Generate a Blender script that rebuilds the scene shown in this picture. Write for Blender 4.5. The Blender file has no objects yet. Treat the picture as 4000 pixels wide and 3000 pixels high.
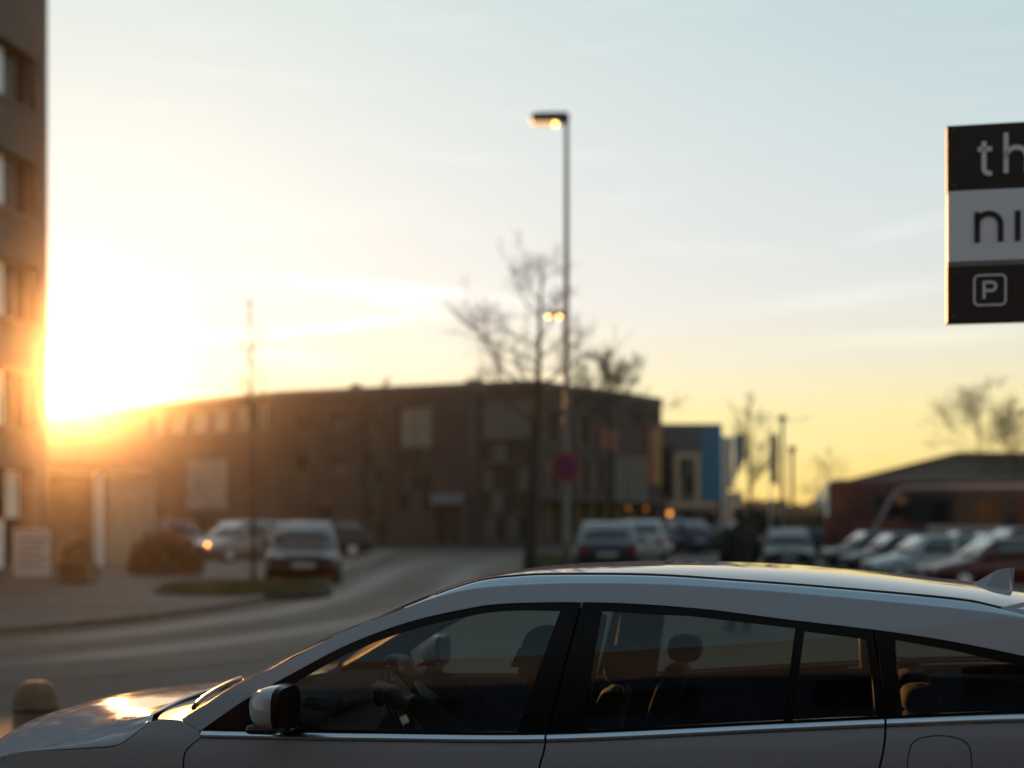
import bpy, bmesh, math, random
from mathutils import Vector, Matrix
from mathutils.geometry import delaunay_2d_cdt
R = math.radians
sc = bpy.context.scene
COL = sc.collection

# ------------------------------------------------------------------ camera
cam = bpy.data.cameras.new('camera')
cam_o = bpy.data.objects.new('camera', cam)
COL.objects.link(cam_o)
cam_o.location = (0, 0, 1.6)
cam_o.rotation_euler = (R(90), 0, 0)
cam.lens = 50
cam.sensor_width = 36
cam.shift_y = 0.129
cam.clip_end = 6000
cam.dof.use_dof = True
cam.dof.focus_distance = 4.75
cam.dof.aperture_fstop = 1.38
sc.camera = cam_o

# ------------------------------------------------------------------ sun and sky
AZ, EL = R(-17.0), R(5.33)
SUN = Vector((math.sin(AZ) * math.cos(EL), math.cos(AZ) * math.cos(EL), math.sin(EL)))
sun = bpy.data.lights.new('sun', 'SUN')
sun_o = bpy.data.objects.new('sun', sun)
COL.objects.link(sun_o)
sun.energy = 3.0
sun.angle = R(0.6)
sun.color = (1.0, 0.42, 0.12)
sun_o.rotation_euler = SUN.to_track_quat('Z', 'Y').to_euler()

world = bpy.data.worlds.new('World')
sc.world = world
world.use_nodes = True
wt = world.node_tree
wn, wl = wt.nodes, wt.links
bg = wn['Background']


def wmath(op, a, b=None, c=None):
    n = wn.new('ShaderNodeMath')
    n.operation = op
    for i, v in enumerate((a, b, c)):
        if v is None:
            continue
        if isinstance(v, (int, float)):
            n.inputs[i].default_value = v
        else:
            wl.new(v, n.inputs[i])
    return n.outputs[0]


def wmix(kind, fac, a, b):
    n = wn.new('ShaderNodeMix')
    n.data_type = 'RGBA'
    n.blend_type = kind
    n.clamp_result = False
    for sock, v in ((n.inputs[0], fac), (n.inputs[6], a), (n.inputs[7], b)):
        if isinstance(v, (int, float)):
            sock.default_value = v
        elif isinstance(v, tuple):
            sock.default_value = (*v, 1)
        else:
            wl.new(v, sock)
    return n.outputs[2]


sky = wn.new('ShaderNodeTexSky')
sky.sky_type = 'NISHITA'
sky.sun_disc = False
sky.sun_elevation = EL
sky.sun_rotation = AZ
sky.air_density = 1.0
sky.dust_density = 0.5
sky.ozone_density = 1.0
def wvec(op, a, b):
    n = wn.new('ShaderNodeVectorMath')
    n.operation = op
    for i, v in enumerate((a, b)):
        if isinstance(v, tuple):
            n.inputs[i].default_value = v
        else:
            wl.new(v, n.inputs[i])
    return n.outputs[0]


# bright parts of the sky level off softly, by a film-like shoulder put into the sky colour
K_SKY = 19.0
q_sky = wvec('MULTIPLY', sky.outputs[0], (0.1, 0.1, 0.1))
lev = wvec('DIVIDE', wvec('MULTIPLY', q_sky, (3.4 * K_SKY / 3.4, 3.4 * K_SKY / 3.4, 3.5 * K_SKY / 3.4)), wvec('ADD', wvec('MULTIPLY', q_sky, (5.2, 5.2, 5.0)), (1.0, 1.0, 1.0)))
tc = wn.new('ShaderNodeTexCoord')
sep = wn.new('ShaderNodeSeparateXYZ')
wl.new(tc.outputs['Generated'], sep.inputs[0])
el_deg = wmath('MULTIPLY', wmath('ARCSINE', sep.outputs[2]), 180 / math.pi)
az_deg = wmath('MULTIPLY', wmath('ARCTAN2', sep.outputs[0], sep.outputs[1]), 180 / math.pi)
ramp = wn.new('ShaderNodeValToRGB')        # low sky: yellow evening air
wl.new(wmath('DIVIDE', el_deg, 20.0), ramp.inputs[0])
cr_ = ramp.color_ramp
cr_.elements[0].position = 0.0
cr_.elements[0].color = (1.12, 0.84, 0.40, 1)
cr_.elements[1].position = 1.0
cr_.elements[1].color = (0.93, 1.03, 0.97, 1)
for p, c in ((0.1, (1.12, 0.93, 0.47)), (0.2, (1.13, 0.99, 0.57)), (0.3, (1.06, 0.99, 0.80)), (0.42, (1.0, 0.99, 0.95)), (0.65, (0.97, 1.005, 0.97))):
    e = cr_.elements.new(p)
    e.color = (*c, 1)
col = wmix('MULTIPLY', 1.0, lev, ramp.outputs[0])
# wisps of cirrus: long soft streaks, broken up by stretched noise
comb = wn.new('ShaderNodeCombineXYZ')
wl.new(wmath('MULTIPLY', az_deg, 0.12), comb.inputs[0])
wl.new(wmath('MULTIPLY', el_deg, 1.1), comb.inputs[1])
nz = wn.new('ShaderNodeTexNoise')
nz.inputs['Scale'].default_value = 1.0
nz.inputs['Detail'].default_value = 5
nz.inputs['Roughness'].default_value = 0.55
nz.inputs['Distortion'].default_value = 0.4
wl.new(comb.outputs[0], nz.inputs['Vector'])
noise = nz.outputs[0]
total = wmath('MULTIPLY', wmath('MAXIMUM', wmath('SUBTRACT', noise, 0.54), 0.0), 0.5)
for (a, e, la, le, tilt, k) in ((-5.2, 9.05, 4.4, 0.19, -4.5, 0.9), (-4.6, 8.55, 2.2, 0.17, -9, 0.7), (-7.8, 7.45, 4.2, 0.20, 6.5, 0.9),
                                (-8.6, 6.2, 2.2, 0.25, -5, 0.4), (13.2, 8.5, 4.5, 0.30, 4.5, 0.16), (16.5, 6.85, 4.8, 0.30, 2.5, 0.20),
                                (15.4, 11.0, 2.2, 0.32, 10, 0.13), (-8.0, 11.5, 4.0, 0.2, 2, 0.10), (34, 10, 8, 0.5, 3, 0.2), (-40, 12, 9, 0.6, 2, 0.3)):
    ct, st = math.cos(R(tilt)), math.sin(R(tilt))
    da, de = wmath('SUBTRACT', az_deg, a), wmath('SUBTRACT', el_deg, e)
    p = wmath('ADD', wmath('MULTIPLY', da, ct / la), wmath('MULTIPLY', de, st / la))
    q = wmath('ADD', wmath('MULTIPLY', da, -st / le), wmath('MULTIPLY', de, ct / le))
    q = wmath('ADD', q, wmath('MULTIPLY', wmath('SUBTRACT', noise, 0.5), 3.0))
    g = wmath('EXPONENT', wmath('MULTIPLY', wmath('ADD', wmath('MULTIPLY', p, p), wmath('MULTIPLY', q, q)), -1.0))
    total = wmath('ADD', total, wmath('MULTIPLY', g, k))
col = wmix('ADD', total, col, (1.5, 1.35, 1.2))
wl.new(col, bg.inputs[0])
bg.inputs[1].default_value = 0.13

# ------------------------------------------------------------------ exposure and sampling
sc.view_settings.view_transform = 'Standard'
sc.view_settings.look = 'None'
sc.view_settings.gamma = 1
sc.view_settings.use_curve_mapping = False
sc.view_settings.exposure = 1.28
sc.cycles.use_denoising = True
sc.cycles.max_bounces = 8
sc.cycles.transparent_max_bounces = 16
sc.cycles.caustics_reflective = False
sc.cycles.caustics_refractive = False
sc.cycles.sample_clamp_indirect = 6

# ------------------------------------------------------------------ helpers
RNG = random.Random(7)


def link(o, parent=None):
    COL.objects.link(o)
    if parent is not None:
        o.parent = parent
    return o


def tag(o, label=None, cat=None, group=None, kind=None):
    if label: o['label'] = label
    if cat: o['category'] = cat
    if group: o['group'] = group
    if kind: o['kind'] = kind
    return o


def thing(name, label, cat, loc=(0, 0, 0), rz=0.0, group=None):
    o = bpy.data.objects.new(name, None)
    o.empty_display_size = 0.2
    link(o)
    o.location = loc
    o.rotation_euler = (0, 0, rz)
    return tag(o, label, cat, group)


class MB:
    def __init__(s):
        s.v, s.f, s.uv = [], [], None

    def add(s, vs, fs):
        n = len(s.v)
        s.v += [tuple(x) for x in vs]
        s.f += [tuple(i + n for i in f) for f in fs]
        return s

    def box(s, lo, hi, m=None):
        vs = [(x, y, z) for x in (lo[0], hi[0]) for y in (lo[1], hi[1]) for z in (lo[2], hi[2])]
        if m is not None:
            vs = [m @ Vector(p) for p in vs]
        return s.add(vs, [(0, 1, 3, 2), (4, 6, 7, 5), (0, 4, 5, 1), (2, 3, 7, 6), (0, 2, 6, 4), (1, 5, 7, 3)])

    def prism(s, pts, z0, z1):
        k = len(pts)
        vs = [(x, y, z0) for x, y in pts] + [(x, y, z1) for x, y in pts]
        return s.add(vs, [(i, (i + 1) % k, (i + 1) % k + k, i + k) for i in range(k)] + [tuple(range(k, 2 * k)), tuple(range(k - 1, -1, -1))])

    def tube(s, pts, rad, seg=8, caps=True):
        pts = [Vector(p) for p in pts]
        n = len(pts)
        if isinstance(rad, (int, float)):
            rad = [rad] * n
        vs, fs = [], []
        for i, p in enumerate(pts):
            d = (pts[min(i + 1, n - 1)] - pts[max(i - 1, 0)]).normalized()
            a = d.cross(Vector((0, 0, 1)) if abs(d.z) < 0.93 else Vector((1, 0, 0))).normalized()
            b = d.cross(a)
            for k in range(seg):
                t = 2 * math.pi * k / seg
                vs.append(p + (a * math.cos(t) + b * math.sin(t)) * rad[i])
        for i in range(n - 1):
            for k in range(seg):
                k2 = (k + 1) % seg
                fs.append((i * seg + k, i * seg + k2, (i + 1) * seg + k2, (i + 1) * seg + k))
        if caps:
            fs.append(tuple(range(seg - 1, -1, -1)))
            fs.append(tuple((n - 1) * seg + k for k in range(seg)))
        return s.add(vs, fs)

    def lathe(s, prof, seg=24, m=None):
        """profile (r, z) turned about z"""
        vs, fs = [], []
        for r, z in prof:
            for k in range(seg):
                t = 2 * math.pi * k / seg
                p = Vector((r * math.cos(t), r * math.sin(t), z))
                vs.append(m @ p if m is not None else p)
        for i in range(len(prof) - 1):
            for k in range(seg):
                k2 = (k + 1) % seg
                fs.append((i * seg + k, i * seg + k2, (i + 1) * seg + k2, (i + 1) * seg + k))
        return s.add(vs, fs)

    def grid(s, rows):
        """rows of equal length -> quads"""
        n, k = len(rows), len(rows[0])
        vs = [p for r in rows for p in r]
        return s.add(vs, [(i * k + j, i * k + j + 1, (i + 1) * k + j + 1, (i + 1) * k + j) for i in range(n - 1) for j in range(k - 1)])

    def build(s, name, mat, parent=None, smooth=False, bevel=0, solid=0, loc=None, sub=0):
        me = bpy.data.meshes.new(name)
        me.from_pydata(s.v, [], s.f)
        if s.uv:
            l = me.uv_layers.new(name='uv')
            for i, lo in enumerate(me.loops):
                l.data[i].uv = s.uv[lo.vertex_index]
        me.materials.append(mat)
        bm = bmesh.new()
        bm.from_mesh(me)
        bmesh.ops.recalc_face_normals(bm, faces=bm.faces)
        bm.to_mesh(me)
        bm.free()
        if smooth:
            for p in me.polygons: p.use_smooth = True
        o = bpy.data.objects.new(name, me)
        link(o, parent)
        if loc: o.location = loc
        if solid:
            d = o.modifiers.new('solid', 'SOLIDIFY'); d.thickness = abs(solid); d.offset = -1 if solid > 0 else 1
        if bevel:
            b = o.modifiers.new('bevel', 'BEVEL'); b.width = bevel; b.segments = 2; b.limit_method = 'ANGLE'; b.angle_limit = R(35)
        if sub:
            d = o.modifiers.new('sub', 'SUBSURF'); d.levels = sub; d.render_levels = sub
        return o


def spline1(xs, ys):
    """smooth 1-d interpolation (cubic Hermite)"""
    n = len(xs)
    m = []
    for i in range(n):
        a, b = max(i - 1, 0), min(i + 1, n - 1)
        m.append((ys[b] - ys[a]) / (xs[b] - xs[a]))

    def f(x):
        if x <= xs[0]: return ys[0]
        if x >= xs[-1]: return ys[-1]
        i = max(k for k in range(n - 1) if xs[k] <= x)
        h = xs[i + 1] - xs[i]
        t = (x - xs[i]) / h
        return ((2 * t ** 3 - 3 * t ** 2 + 1) * ys[i] + (t ** 3 - 2 * t ** 2 + t) * h * m[i]
                + (-2 * t ** 3 + 3 * t ** 2) * ys[i + 1] + (t ** 3 - t ** 2) * h * m[i + 1])
    return f


def crom(pts, n=6):
    """Catmull-Rom through points of any dimension"""
    out = []
    P = [tuple(p) for p in pts]
    for i in range(len(P) - 1):
        a, b, c, d = P[max(i - 1, 0)], P[i], P[i + 1], P[min(i + 2, len(P) - 1)]
        for k in range(n):
            t = k / n
            out.append(tuple(0.5 * (2 * b[j] + (c[j] - a[j]) * t + (2 * a[j] - 5 * b[j] + 4 * c[j] - d[j]) * t * t
                                    + (3 * b[j] - a[j] - 3 * c[j] + d[j]) * t ** 3) for j in range(len(b))))
    out.append(P[-1])
    return out


def smooth01(a, b, x):
    t = min(1, max(0, (x - a) / (b - a)))
    return t * t * (3 - 2 * t)


def gz(x, y):
    """ground height: the car park on the right lies a little lower"""
    return -0.45 * smooth01(6, 12.5, x) * smooth01(20, 34, y)


# ------------------------------------------------------------------ materials
MATS = {}


def mat(name, c, rough=0.6, metal=0.0, var=0.0, vscale=8.0, bump=0.0, coat=0.0, spec=None, rvar=0.0):
    if name in MATS: return MATS[name]
    m = bpy.data.materials.new(name)
    m.use_nodes = True
    nt = m.node_tree
    b = nt.nodes['Principled BSDF']
    b.inputs['Base Color'].default_value = (*c, 1)
    b.inputs['Roughness'].default_value = rough
    b.inputs['Metallic'].default_value = metal
    b.inputs['Coat Weight'].default_value = coat
    b.inputs['Coat Roughness'].default_value = 0.04
    if spec is not None: b.inputs['Specular IOR Level'].default_value = spec
    if var or bump or rvar:
        t = nt.nodes.new('ShaderNodeTexCoord')
        n = nt.nodes.new('ShaderNodeTexNoise')
        n.inputs['Scale'].default_value = vscale
        n.inputs['Detail'].default_value = 6
        n.inputs['Roughness'].default_value = 0.65
        nt.links.new(t.outputs['Object'], n.inputs['Vector'])
        if var:
            r = nt.nodes.new('ShaderNodeValToRGB')
            r.color_ramp.elements[0].position = 0.3
            r.color_ramp.elements[1].position = 0.7
            r.color_ramp.elements[0].color = (*[x * (1 - var) for x in c], 1)
            r.color_ramp.elements[1].color = (*[min(1, x * (1 + var)) for x in c], 1)
            nt.links.new(n.outputs[0], r.inputs[0])
            nt.links.new(r.outputs[0], b.inputs['Base Color'])
        if rvar:
            mr = nt.nodes.new('ShaderNodeMapRange')
            mr.inputs[3].default_value = max(0.02, rough - rvar)
            mr.inputs[4].default_value = rough + rvar
            nt.links.new(n.outputs[0], mr.inputs[0])
            nt.links.new(mr.outputs[0], b.inputs['Roughness'])
        if bump:
            bp = nt.nodes.new('ShaderNodeBump')
            bp.inputs['Strength'].default_value = bump
            bp.inputs['Distance'].default_value = 0.02
            nt.links.new(n.outputs[0], bp.inputs['Height'])
            nt.links.new(bp.outputs[0], b.inputs['Normal'])
    MATS[name] = m
    return m


def emit(name, c, s):
    if name in MATS: return MATS[name]
    m = bpy.data.materials.new(name)
    m.use_nodes = True
    b = m.node_tree.nodes['Principled BSDF']
    b.inputs['Base Color'].default_value = (*c, 1)
    b.inputs['Emission Color'].default_value = (*c, 1)
    b.inputs['Emission Strength'].default_value = s
    MATS[name] = m
    return m


def thin_glass(name, tint, rough=0.0):
    """a thin pane: tinted see-through with a mirror coat that grows towards grazing angles"""
    m = bpy.data.materials.new(name)
    m.use_nodes = True
    nt = m.node_tree
    nt.nodes.remove(nt.nodes['Principled BSDF'])
    tr = nt.nodes.new('ShaderNodeBsdfTransparent')
    tr.inputs[0].default_value = (*tint, 1)
    gl = nt.nodes.new('ShaderNodeBsdfGlossy')
    gl.inputs['Roughness'].default_value = rough + 0.02
    gl.inputs[0].default_value = (1, 1, 1, 1)
    fr = nt.nodes.new('ShaderNodeFresnel')
    fr.inputs[0].default_value = 1.5
    mx = nt.nodes.new('ShaderNodeMixShader')
    nt.links.new(fr.outputs[0], mx.inputs[0])
    nt.links.new(tr.outputs[0], mx.inputs[1])
    nt.links.new(gl.outputs[0], mx.inputs[2])
    nt.links.new(mx.outputs[0], nt.nodes['Material Output'].inputs[0])
    MATS[name] = m
    return m


def brick(name, c1, c2, mortar, scale=1.0):
    m = bpy.data.materials.new(name)
    m.use_nodes = True
    nt = m.node_tree
    b = nt.nodes['Principled BSDF']
    b.inputs['Roughness'].default_value = 0.85
    uv = nt.nodes.new('ShaderNodeUVMap')
    br = nt.nodes.new('ShaderNodeTexBrick')
    br.inputs['Scale'].default_value = 1.0
    br.inputs['Brick Width'].default_value = 0.25 * scale
    br.inputs['Row Height'].default_value = 0.075 * scale
    br.inputs['Mortar Size'].default_value = 0.006 * scale
    br.inputs['Color1'].default_value = (*c1, 1)
    br.inputs['Color2'].default_value = (*c2, 1)
    br.inputs['Mortar'].default_value = (*mortar, 1)
    nt.links.new(uv.outputs[0], br.inputs['Vector'])
    n = nt.nodes.new('ShaderNodeTexNoise')
    n.inputs['Scale'].default_value = 0.7
    n.inputs['Detail'].default_value = 5
    nt.links.new(uv.outputs[0], n.inputs['Vector'])
    mx = nt.nodes.new('ShaderNodeMix')
    mx.data_type = 'RGBA'
    mx.blend_type = 'MULTIPLY'
    mx.inputs[0].default_value = 0.6
    rp = nt.nodes.new('ShaderNodeValToRGB')
    rp.color_ramp.elements[0].position = 0.3
    rp.color_ramp.elements[0].color = (0.6, 0.58, 0.56, 1)
    rp.color_ramp.elements[1].position = 0.7
    nt.links.new(n.outputs[0], rp.inputs[0])
    nt.links.new(br.outputs[0], mx.inputs[6])
    nt.links.new(rp.outputs[0], mx.inputs[7])
    nt.links.new(mx.outputs[2], b.inputs['Base Color'])
    bp = nt.nodes.new('ShaderNodeBump')
    bp.inputs['Strength'].default_value = 0.5
    bp.inputs['Distance'].default_value = 0.01
    nt.links.new(br.outputs['Fac'], bp.inputs['Height'])
    bp.invert = True
    nt.links.new(bp.outputs[0], b.inputs['Normal'])
    MATS[name] = m
    return m


M_paint = mat('silver_paint', (0.36, 0.345, 0.37), 0.5, 0.0, spec=0.0, coat=1.0, var=0.05, vscale=400)
M_paint.node_tree.nodes['Principled BSDF'].inputs['Coat Roughness'].default_value = 0.02
_nt = M_paint.node_tree      # faint film of road dust: smeared gloss
_n = _nt.nodes.new('ShaderNodeTexNoise'); _n.inputs['Scale'].default_value = 5; _n.inputs['Detail'].default_value = 8; _n.inputs['Roughness'].default_value = .7
_t = _nt.nodes.new('ShaderNodeTexCoord'); _m = _nt.nodes.new('ShaderNodeMapRange')
_m.inputs[1].default_value = .35; _m.inputs[2].default_value = .75; _m.inputs[3].default_value = .015; _m.inputs[4].default_value = .10
_nt.links.new(_t.outputs['Object'], _n.inputs['Vector']); _nt.links.new(_n.outputs[0], _m.inputs[0]); _nt.links.new(_m.outputs[0], _nt.nodes['Principled BSDF'].inputs['Coat Roughness'])
M_black = mat('black_plastic', (0.012, 0.012, 0.013), 0.35)
M_gloss = mat('black_gloss', (0.005, 0.004, 0.004), 0.22, spec=0.12)
M_liner = mat('dark_liner', (0.006, 0.006, 0.006), 0.9)
M_chrome = mat('satin_chrome', (0.62, 0.64, 0.68), 0.22, 1.0)
M_rail = mat('satin_aluminium', (0.55, 0.57, 0.60), 0.25, 1.0, coat=0.3)
M_glass = thin_glass('car_side_glass', (0.62, 0.67, 0.62))
M_glassr = thin_glass('car_privacy_glass', (0.56, 0.60, 0.55))
M_glassw = thin_glass('car_windscreen_glass', (0.72, 0.78, 0.74))
M_trim = mat('interior_trim', (0.022, 0.022, 0.024), 0.7, var=0.2, vscale=60, bump=0.1)
M_seat = mat('seat_fabric', (0.018, 0.018, 0.02), 0.85, var=0.3, vscale=120, bump=0.2)
M_tyre = mat('tyre_rubber', (0.014, 0.014, 0.014), 0.8, var=0.2, vscale=30)
M_rim = mat('alloy_rim', (0.45, 0.45, 0.47), 0.3, 0.9)
M_lampglass = mat('headlamp_lens', (0.5, 0.52, 0.55), 0.06, 0.4, coat=1.0)
M_tail = mat('tail_lamp_red', (0.16, 0.006, 0.005), 0.15, coat=1.0)
M_pane = mat('window_pane', (0.012, 0.013, 0.016), 0.2, spec=0.22)
M_panec = mat('dark_car_pane', (0.008, 0.008, 0.009), 0.03, coat=0.6)
M_panec.node_tree.nodes['Principled BSDF'].inputs['IOR'].default_value = 1.6
M_frame = mat('window_frame_grey', (0.06, 0.06, 0.062), 0.5)
M_framew = mat('window_frame_white', (0.55, 0.56, 0.55), 0.45)
M_brickd = brick('brick_dark_brown', (0.075, 0.050, 0.042), (0.056, 0.038, 0.034), (0.07, 0.062, 0.056))
M_brickt = brick('brick_tan_brown', (0.145, 0.112, 0.095), (0.105, 0.080, 0.070), (0.13, 0.12, 0.11))
M_conc = mat('concrete', (0.22, 0.21, 0.20), 0.85, var=0.25, vscale=3, bump=0.15)
M_cap = mat('parapet_metal', (0.09, 0.085, 0.08), 0.5, 0.3)
M_steel = mat('galvanised_steel', (0.13, 0.125, 0.11), 0.55, 0.4, var=0.15, vscale=12)
M_darksteel = mat('dark_painted_steel', (0.03, 0.03, 0.032), 0.5)
M_white = mat('white_paint', (0.72, 0.72, 0.71), 0.5, var=0.05, vscale=6)
M_bark = mat('bark', (0.030, 0.024, 0.020), 0.9, var=0.35, vscale=14, bump=0.4)
M_twig = mat('twig_bark', (0.060, 0.046, 0.034), 0.9, var=0.3, vscale=5)
M_skin = mat('skin', (0.42, 0.25, 0.18), 0.55, var=0.08, vscale=20)
M_hair = mat('dark_hair', (0.018, 0.013, 0.010), 0.6, var=0.3, vscale=90, bump=0.3)
M_coat = mat('black_coat_cloth', (0.010, 0.009, 0.010), 0.9, var=0.25, vscale=40, bump=0.2)
M_trous = mat('dark_trousers_cloth', (0.022, 0.022, 0.028), 0.9, var=0.2, vscale=40)
M_shoe = mat('shoe_leather', (0.015, 0.012, 0.010), 0.5)


def asphalt(name, base, tracks=False):
    m = mat(name, base, 0.75)
    nt = m.node_tree
    b = nt.nodes['Principled BSDF']
    t = nt.nodes.new('ShaderNodeTexCoord')
    out = None
    for sc_, lo, hi in ((0.35, 0.72, 1.25), (6.0, 0.8, 1.2), (90.0, 0.65, 1.4)):
        n = nt.nodes.new('ShaderNodeTexNoise')
        n.inputs['Scale'].default_value = sc_
        n.inputs['Detail'].default_value = 4
        nt.links.new(t.outputs['Object'], n.inputs['Vector'])
        mr = nt.nodes.new('ShaderNodeMapRange')
        mr.inputs[1].default_value = 0.3; mr.inputs[2].default_value = 0.7
        mr.inputs[3].default_value = lo; mr.inputs[4].default_value = hi
        nt.links.new(n.outputs[0], mr.inputs[0])
        if out is None:
            out = mr.outputs[0]
        else:
            mu = nt.nodes.new('ShaderNodeMath'); mu.operation = 'MULTIPLY'
            nt.links.new(out, mu.inputs[0]); nt.links.new(mr.outputs[0], mu.inputs[1])
            out = mu.outputs[0]
    last = n
    if tracks:      # wheel tracks worn smooth and dark along the lane
        uv = nt.nodes.new('ShaderNodeUVMap')
        sp = nt.nodes.new('ShaderNodeSeparateXYZ')
        nt.links.new(uv.outputs[0], sp.inputs[0])
        rr = nt.nodes.new('ShaderNodeValToRGB')
        els = rr.color_ramp.elements
        els[0].position = 0; els[0].color = (1.25,) * 3 + (1,)
        els[1].position = 1; els[1].color = (1.3,) * 3 + (1,)
        for p, c in ((0.10, 1.1), (0.18, 0.62), (0.26, 0.62), (0.34, 1.15), (0.46, 1.3), (0.52, 1.15), (0.60, 0.6), (0.68, 0.62), (0.76, 1.1), (0.9, 1.2)):
            e = els.new(p); e.color = (c, c, c, 1)
        nt.links.new(sp.outputs[0], rr.inputs[0])
        mu = nt.nodes.new('ShaderNodeMath'); mu.operation = 'MULTIPLY'
        nt.links.new(out, mu.inputs[0]); nt.links.new(rr.outputs[0], mu.inputs[1])
        out = mu.outputs[0]
        ra = nt.nodes.new('ShaderNodeMapRange')
        ra.inputs[1].default_value = 0.6; ra.inputs[2].default_value = 1.3
        ra.inputs[3].default_value = 0.5; ra.inputs[4].default_value = 0.82
        nt.links.new(rr.outputs[0], ra.inputs[0]); nt.links.new(ra.outputs[0], b.inputs['Roughness'])
    sca = nt.nodes.new('ShaderNodeVectorMath'); sca.operation = 'SCALE'
    sca.inputs[0].default_value = base
    nt.links.new(out, sca.inputs['Scale'])
    nt.links.new(sca.outputs[0], b.inputs['Base Color'])
    bp = nt.nodes.new('ShaderNodeBump'); bp.inputs['Strength'].default_value = 0.35; bp.inputs['Distance'].default_value = 0.01
    nt.links.new(last.outputs[0], bp.inputs['Height']); nt.links.new(bp.outputs[0], b.inputs['Normal'])
    return m


M_ground = asphalt('car_park_asphalt', (0.082, 0.056, 0.039))
M_road = asphalt('road_asphalt', (0.100, 0.066, 0.043), True)
M_pave = asphalt('pavement_stone', (0.115, 0.082, 0.060))
M_soil = mat('soil', (0.05, 0.04, 0.028), 0.95, var=0.4, vscale=6, bump=0.3)
M_grass = mat('grass_blades', (0.075, 0.085, 0.022), 0.75, var=0.4, vscale=3)

# ------------------------------------------------------------------ ground, road, pavement
xs = [-340, -200, -120, -70, -40, -25] + [i * 1.0 for i in range(-16, 41, 2)] + [50, 70, 120, 200, 340]
ys = [-60, -20, 0, 8, 14] + [16 + 2 * i for i in range(28)] + [80, 100, 140, 220, 340, 560]
ground = MB().grid([[(x, y, gz(x, y)) for x in xs] for y in ys]).build('ground', M_ground, smooth=True)
tag(ground, kind='structure')

road_c = crom([(-40, 8.5), (-24, 10.5), (-13, 12.2), (-6, 16), (-2.9, 22), (-2.1, 28), (-2.0, 35), (-1.9, 44), (-0.6, 53), (3.5, 61), (11, 67), (22, 72), (44, 80)], 8)
rows, uvs = [], []
hw = 2.45
dist = 0
edgeL, edgeR = [], []
for i, (x, y) in enumerate(road_c):
    a, b = road_c[max(0, i - 1)], road_c[min(len(road_c) - 1, i + 1)]
    tx, ty = b[0] - a[0], b[1] - a[1]
    l = math.hypot(tx, ty)
    nx, ny = -ty / l, tx / l
    if i: dist += math.hypot(x - road_c[i - 1][0], y - road_c[i - 1][1])
    w_ = hw + 0.9 * smooth01(20, 8, y)
    row = []
    for k in range(9):
        t = 1 - 2 * k / 8
        px, py = x + nx * w_ * t, y + ny * w_ * t
        row.append((px, py, gz(px, py) + 0.006))
        uvs.append((k / 8, dist))
    rows.append(row)
    edgeL.append((row[0][0], row[0][1])); edgeR.append((row[-1][0], row[-1][1]))
rb = MB().grid(rows)
rb.uv = uvs
tag(rb.build('road', M_road, smooth=True), kind='structure')


def kerbed(name, outline, h, kerb_w, mat_top, kerb_parent=True):
    """raised patch with a run of kerb stones round it"""
    n = len(outline)
    cx = sum(p[0] for p in outline) / n
    cy = sum(p[1] for p in outline) / n
    m = MB()
    vs = [(x, y, gz(x, y) + h) for x, y in outline] + [(x, y, gz(x, y) - 0.05) for x, y in outline]
    m.add(vs, [tuple(range(n))] + [(i, (i + 1) % n, (i + 1) % n + n, i + n) for i in range(n)])
    o = m.build(name, mat_top)
    return o


# pavement along the left of the road, in front of the tall brick building
pl = [p for p in edgeL if -24 < p[0] and p[1] < 46]
outl = pl + [(-4.9, 62), (-11, 72), (-22, 82), (-40, 84), (-40, 10)]
pav = kerbed('pavement', outl, 0.11, 0.15, M_pave)
tag(pav, kind='structure')
M_kerb = mat('kerb_stone', (0.17, 0.155, 0.14), 0.8, var=0.25, vscale=5, bump=0.2)
acc = 0
kpts = [pl[0]]
for a, b in zip(pl, pl[1:]):
    kpts.append(b)
# resample the kerb line at one metre
line = []
rem = 0.0
for a, b in zip(kpts, kpts[1:]):
    L = math.hypot(b[0] - a[0], b[1] - a[1])
    d = rem
    while d < L:
        t = d / L
        line.append((a[0] + (b[0] - a[0]) * t, a[1] + (b[1] - a[1]) * t))
        d += 1.0
    rem = d - L
kme = None
for a, b in zip(line, line[1:]):
    ang = math.atan2(b[1] - a[1], b[0] - a[0])
    if kme is None:
        o = MB().box((0.004, 0.0, -0.05), (0.996, 0.15, 0.125)).build('kerb', M_kerb, pav, bevel=0.012)
        kme = o
    else:
        o = kme.copy()
        link(o, pav)
    o.location = (a[0], a[1], 0)
    o.rotation_euler = (0, 0, ang - 0.0)


def ellipse(cx, cy, a, b, rot=0, n=36):
    out = []
    for k in range(n):
        t = 2 * math.pi * k / n
        x, y = a * math.cos(t), b * math.sin(t)
        out.append((cx + x * math.cos(rot) - y * math.sin(rot), cy + x * math.sin(rot) + y * math.cos(rot)))
    return out


def grass(cx, cy, a, b, rot, n, label, h0):
    rg = random.Random(int(cx * 100) + n)
    m = MB()
    for _ in range(n):
        r = math.sqrt(rg.random()) * 0.97
        t = rg.random() * 6.283
        x, y = a * r * math.cos(t), b * r * math.sin(t)
        px, py = cx + x * math.cos(rot) - y * math.sin(rot), cy + x * math.sin(rot) + y * math.cos(rot)
        h = rg.uniform(0.05, 0.16)
        q = rg.random() * 6.283
        w = rg.uniform(0.008, 0.02)
        dx, dy = math.cos(q) * w, math.sin(q) * w
        lx, ly = rg.uniform(-0.06, 0.06), rg.uniform(-0.06, 0.06)
        z = gz(px, py) + h0
        m.add([(px - dx, py - dy, z), (px + dx, py + dy, z), (px + lx, py + ly, z + h)], [(0, 1, 2)])
    return tag(m.build('grass', M_grass), label, 'grass', kind='stuff')


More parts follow.
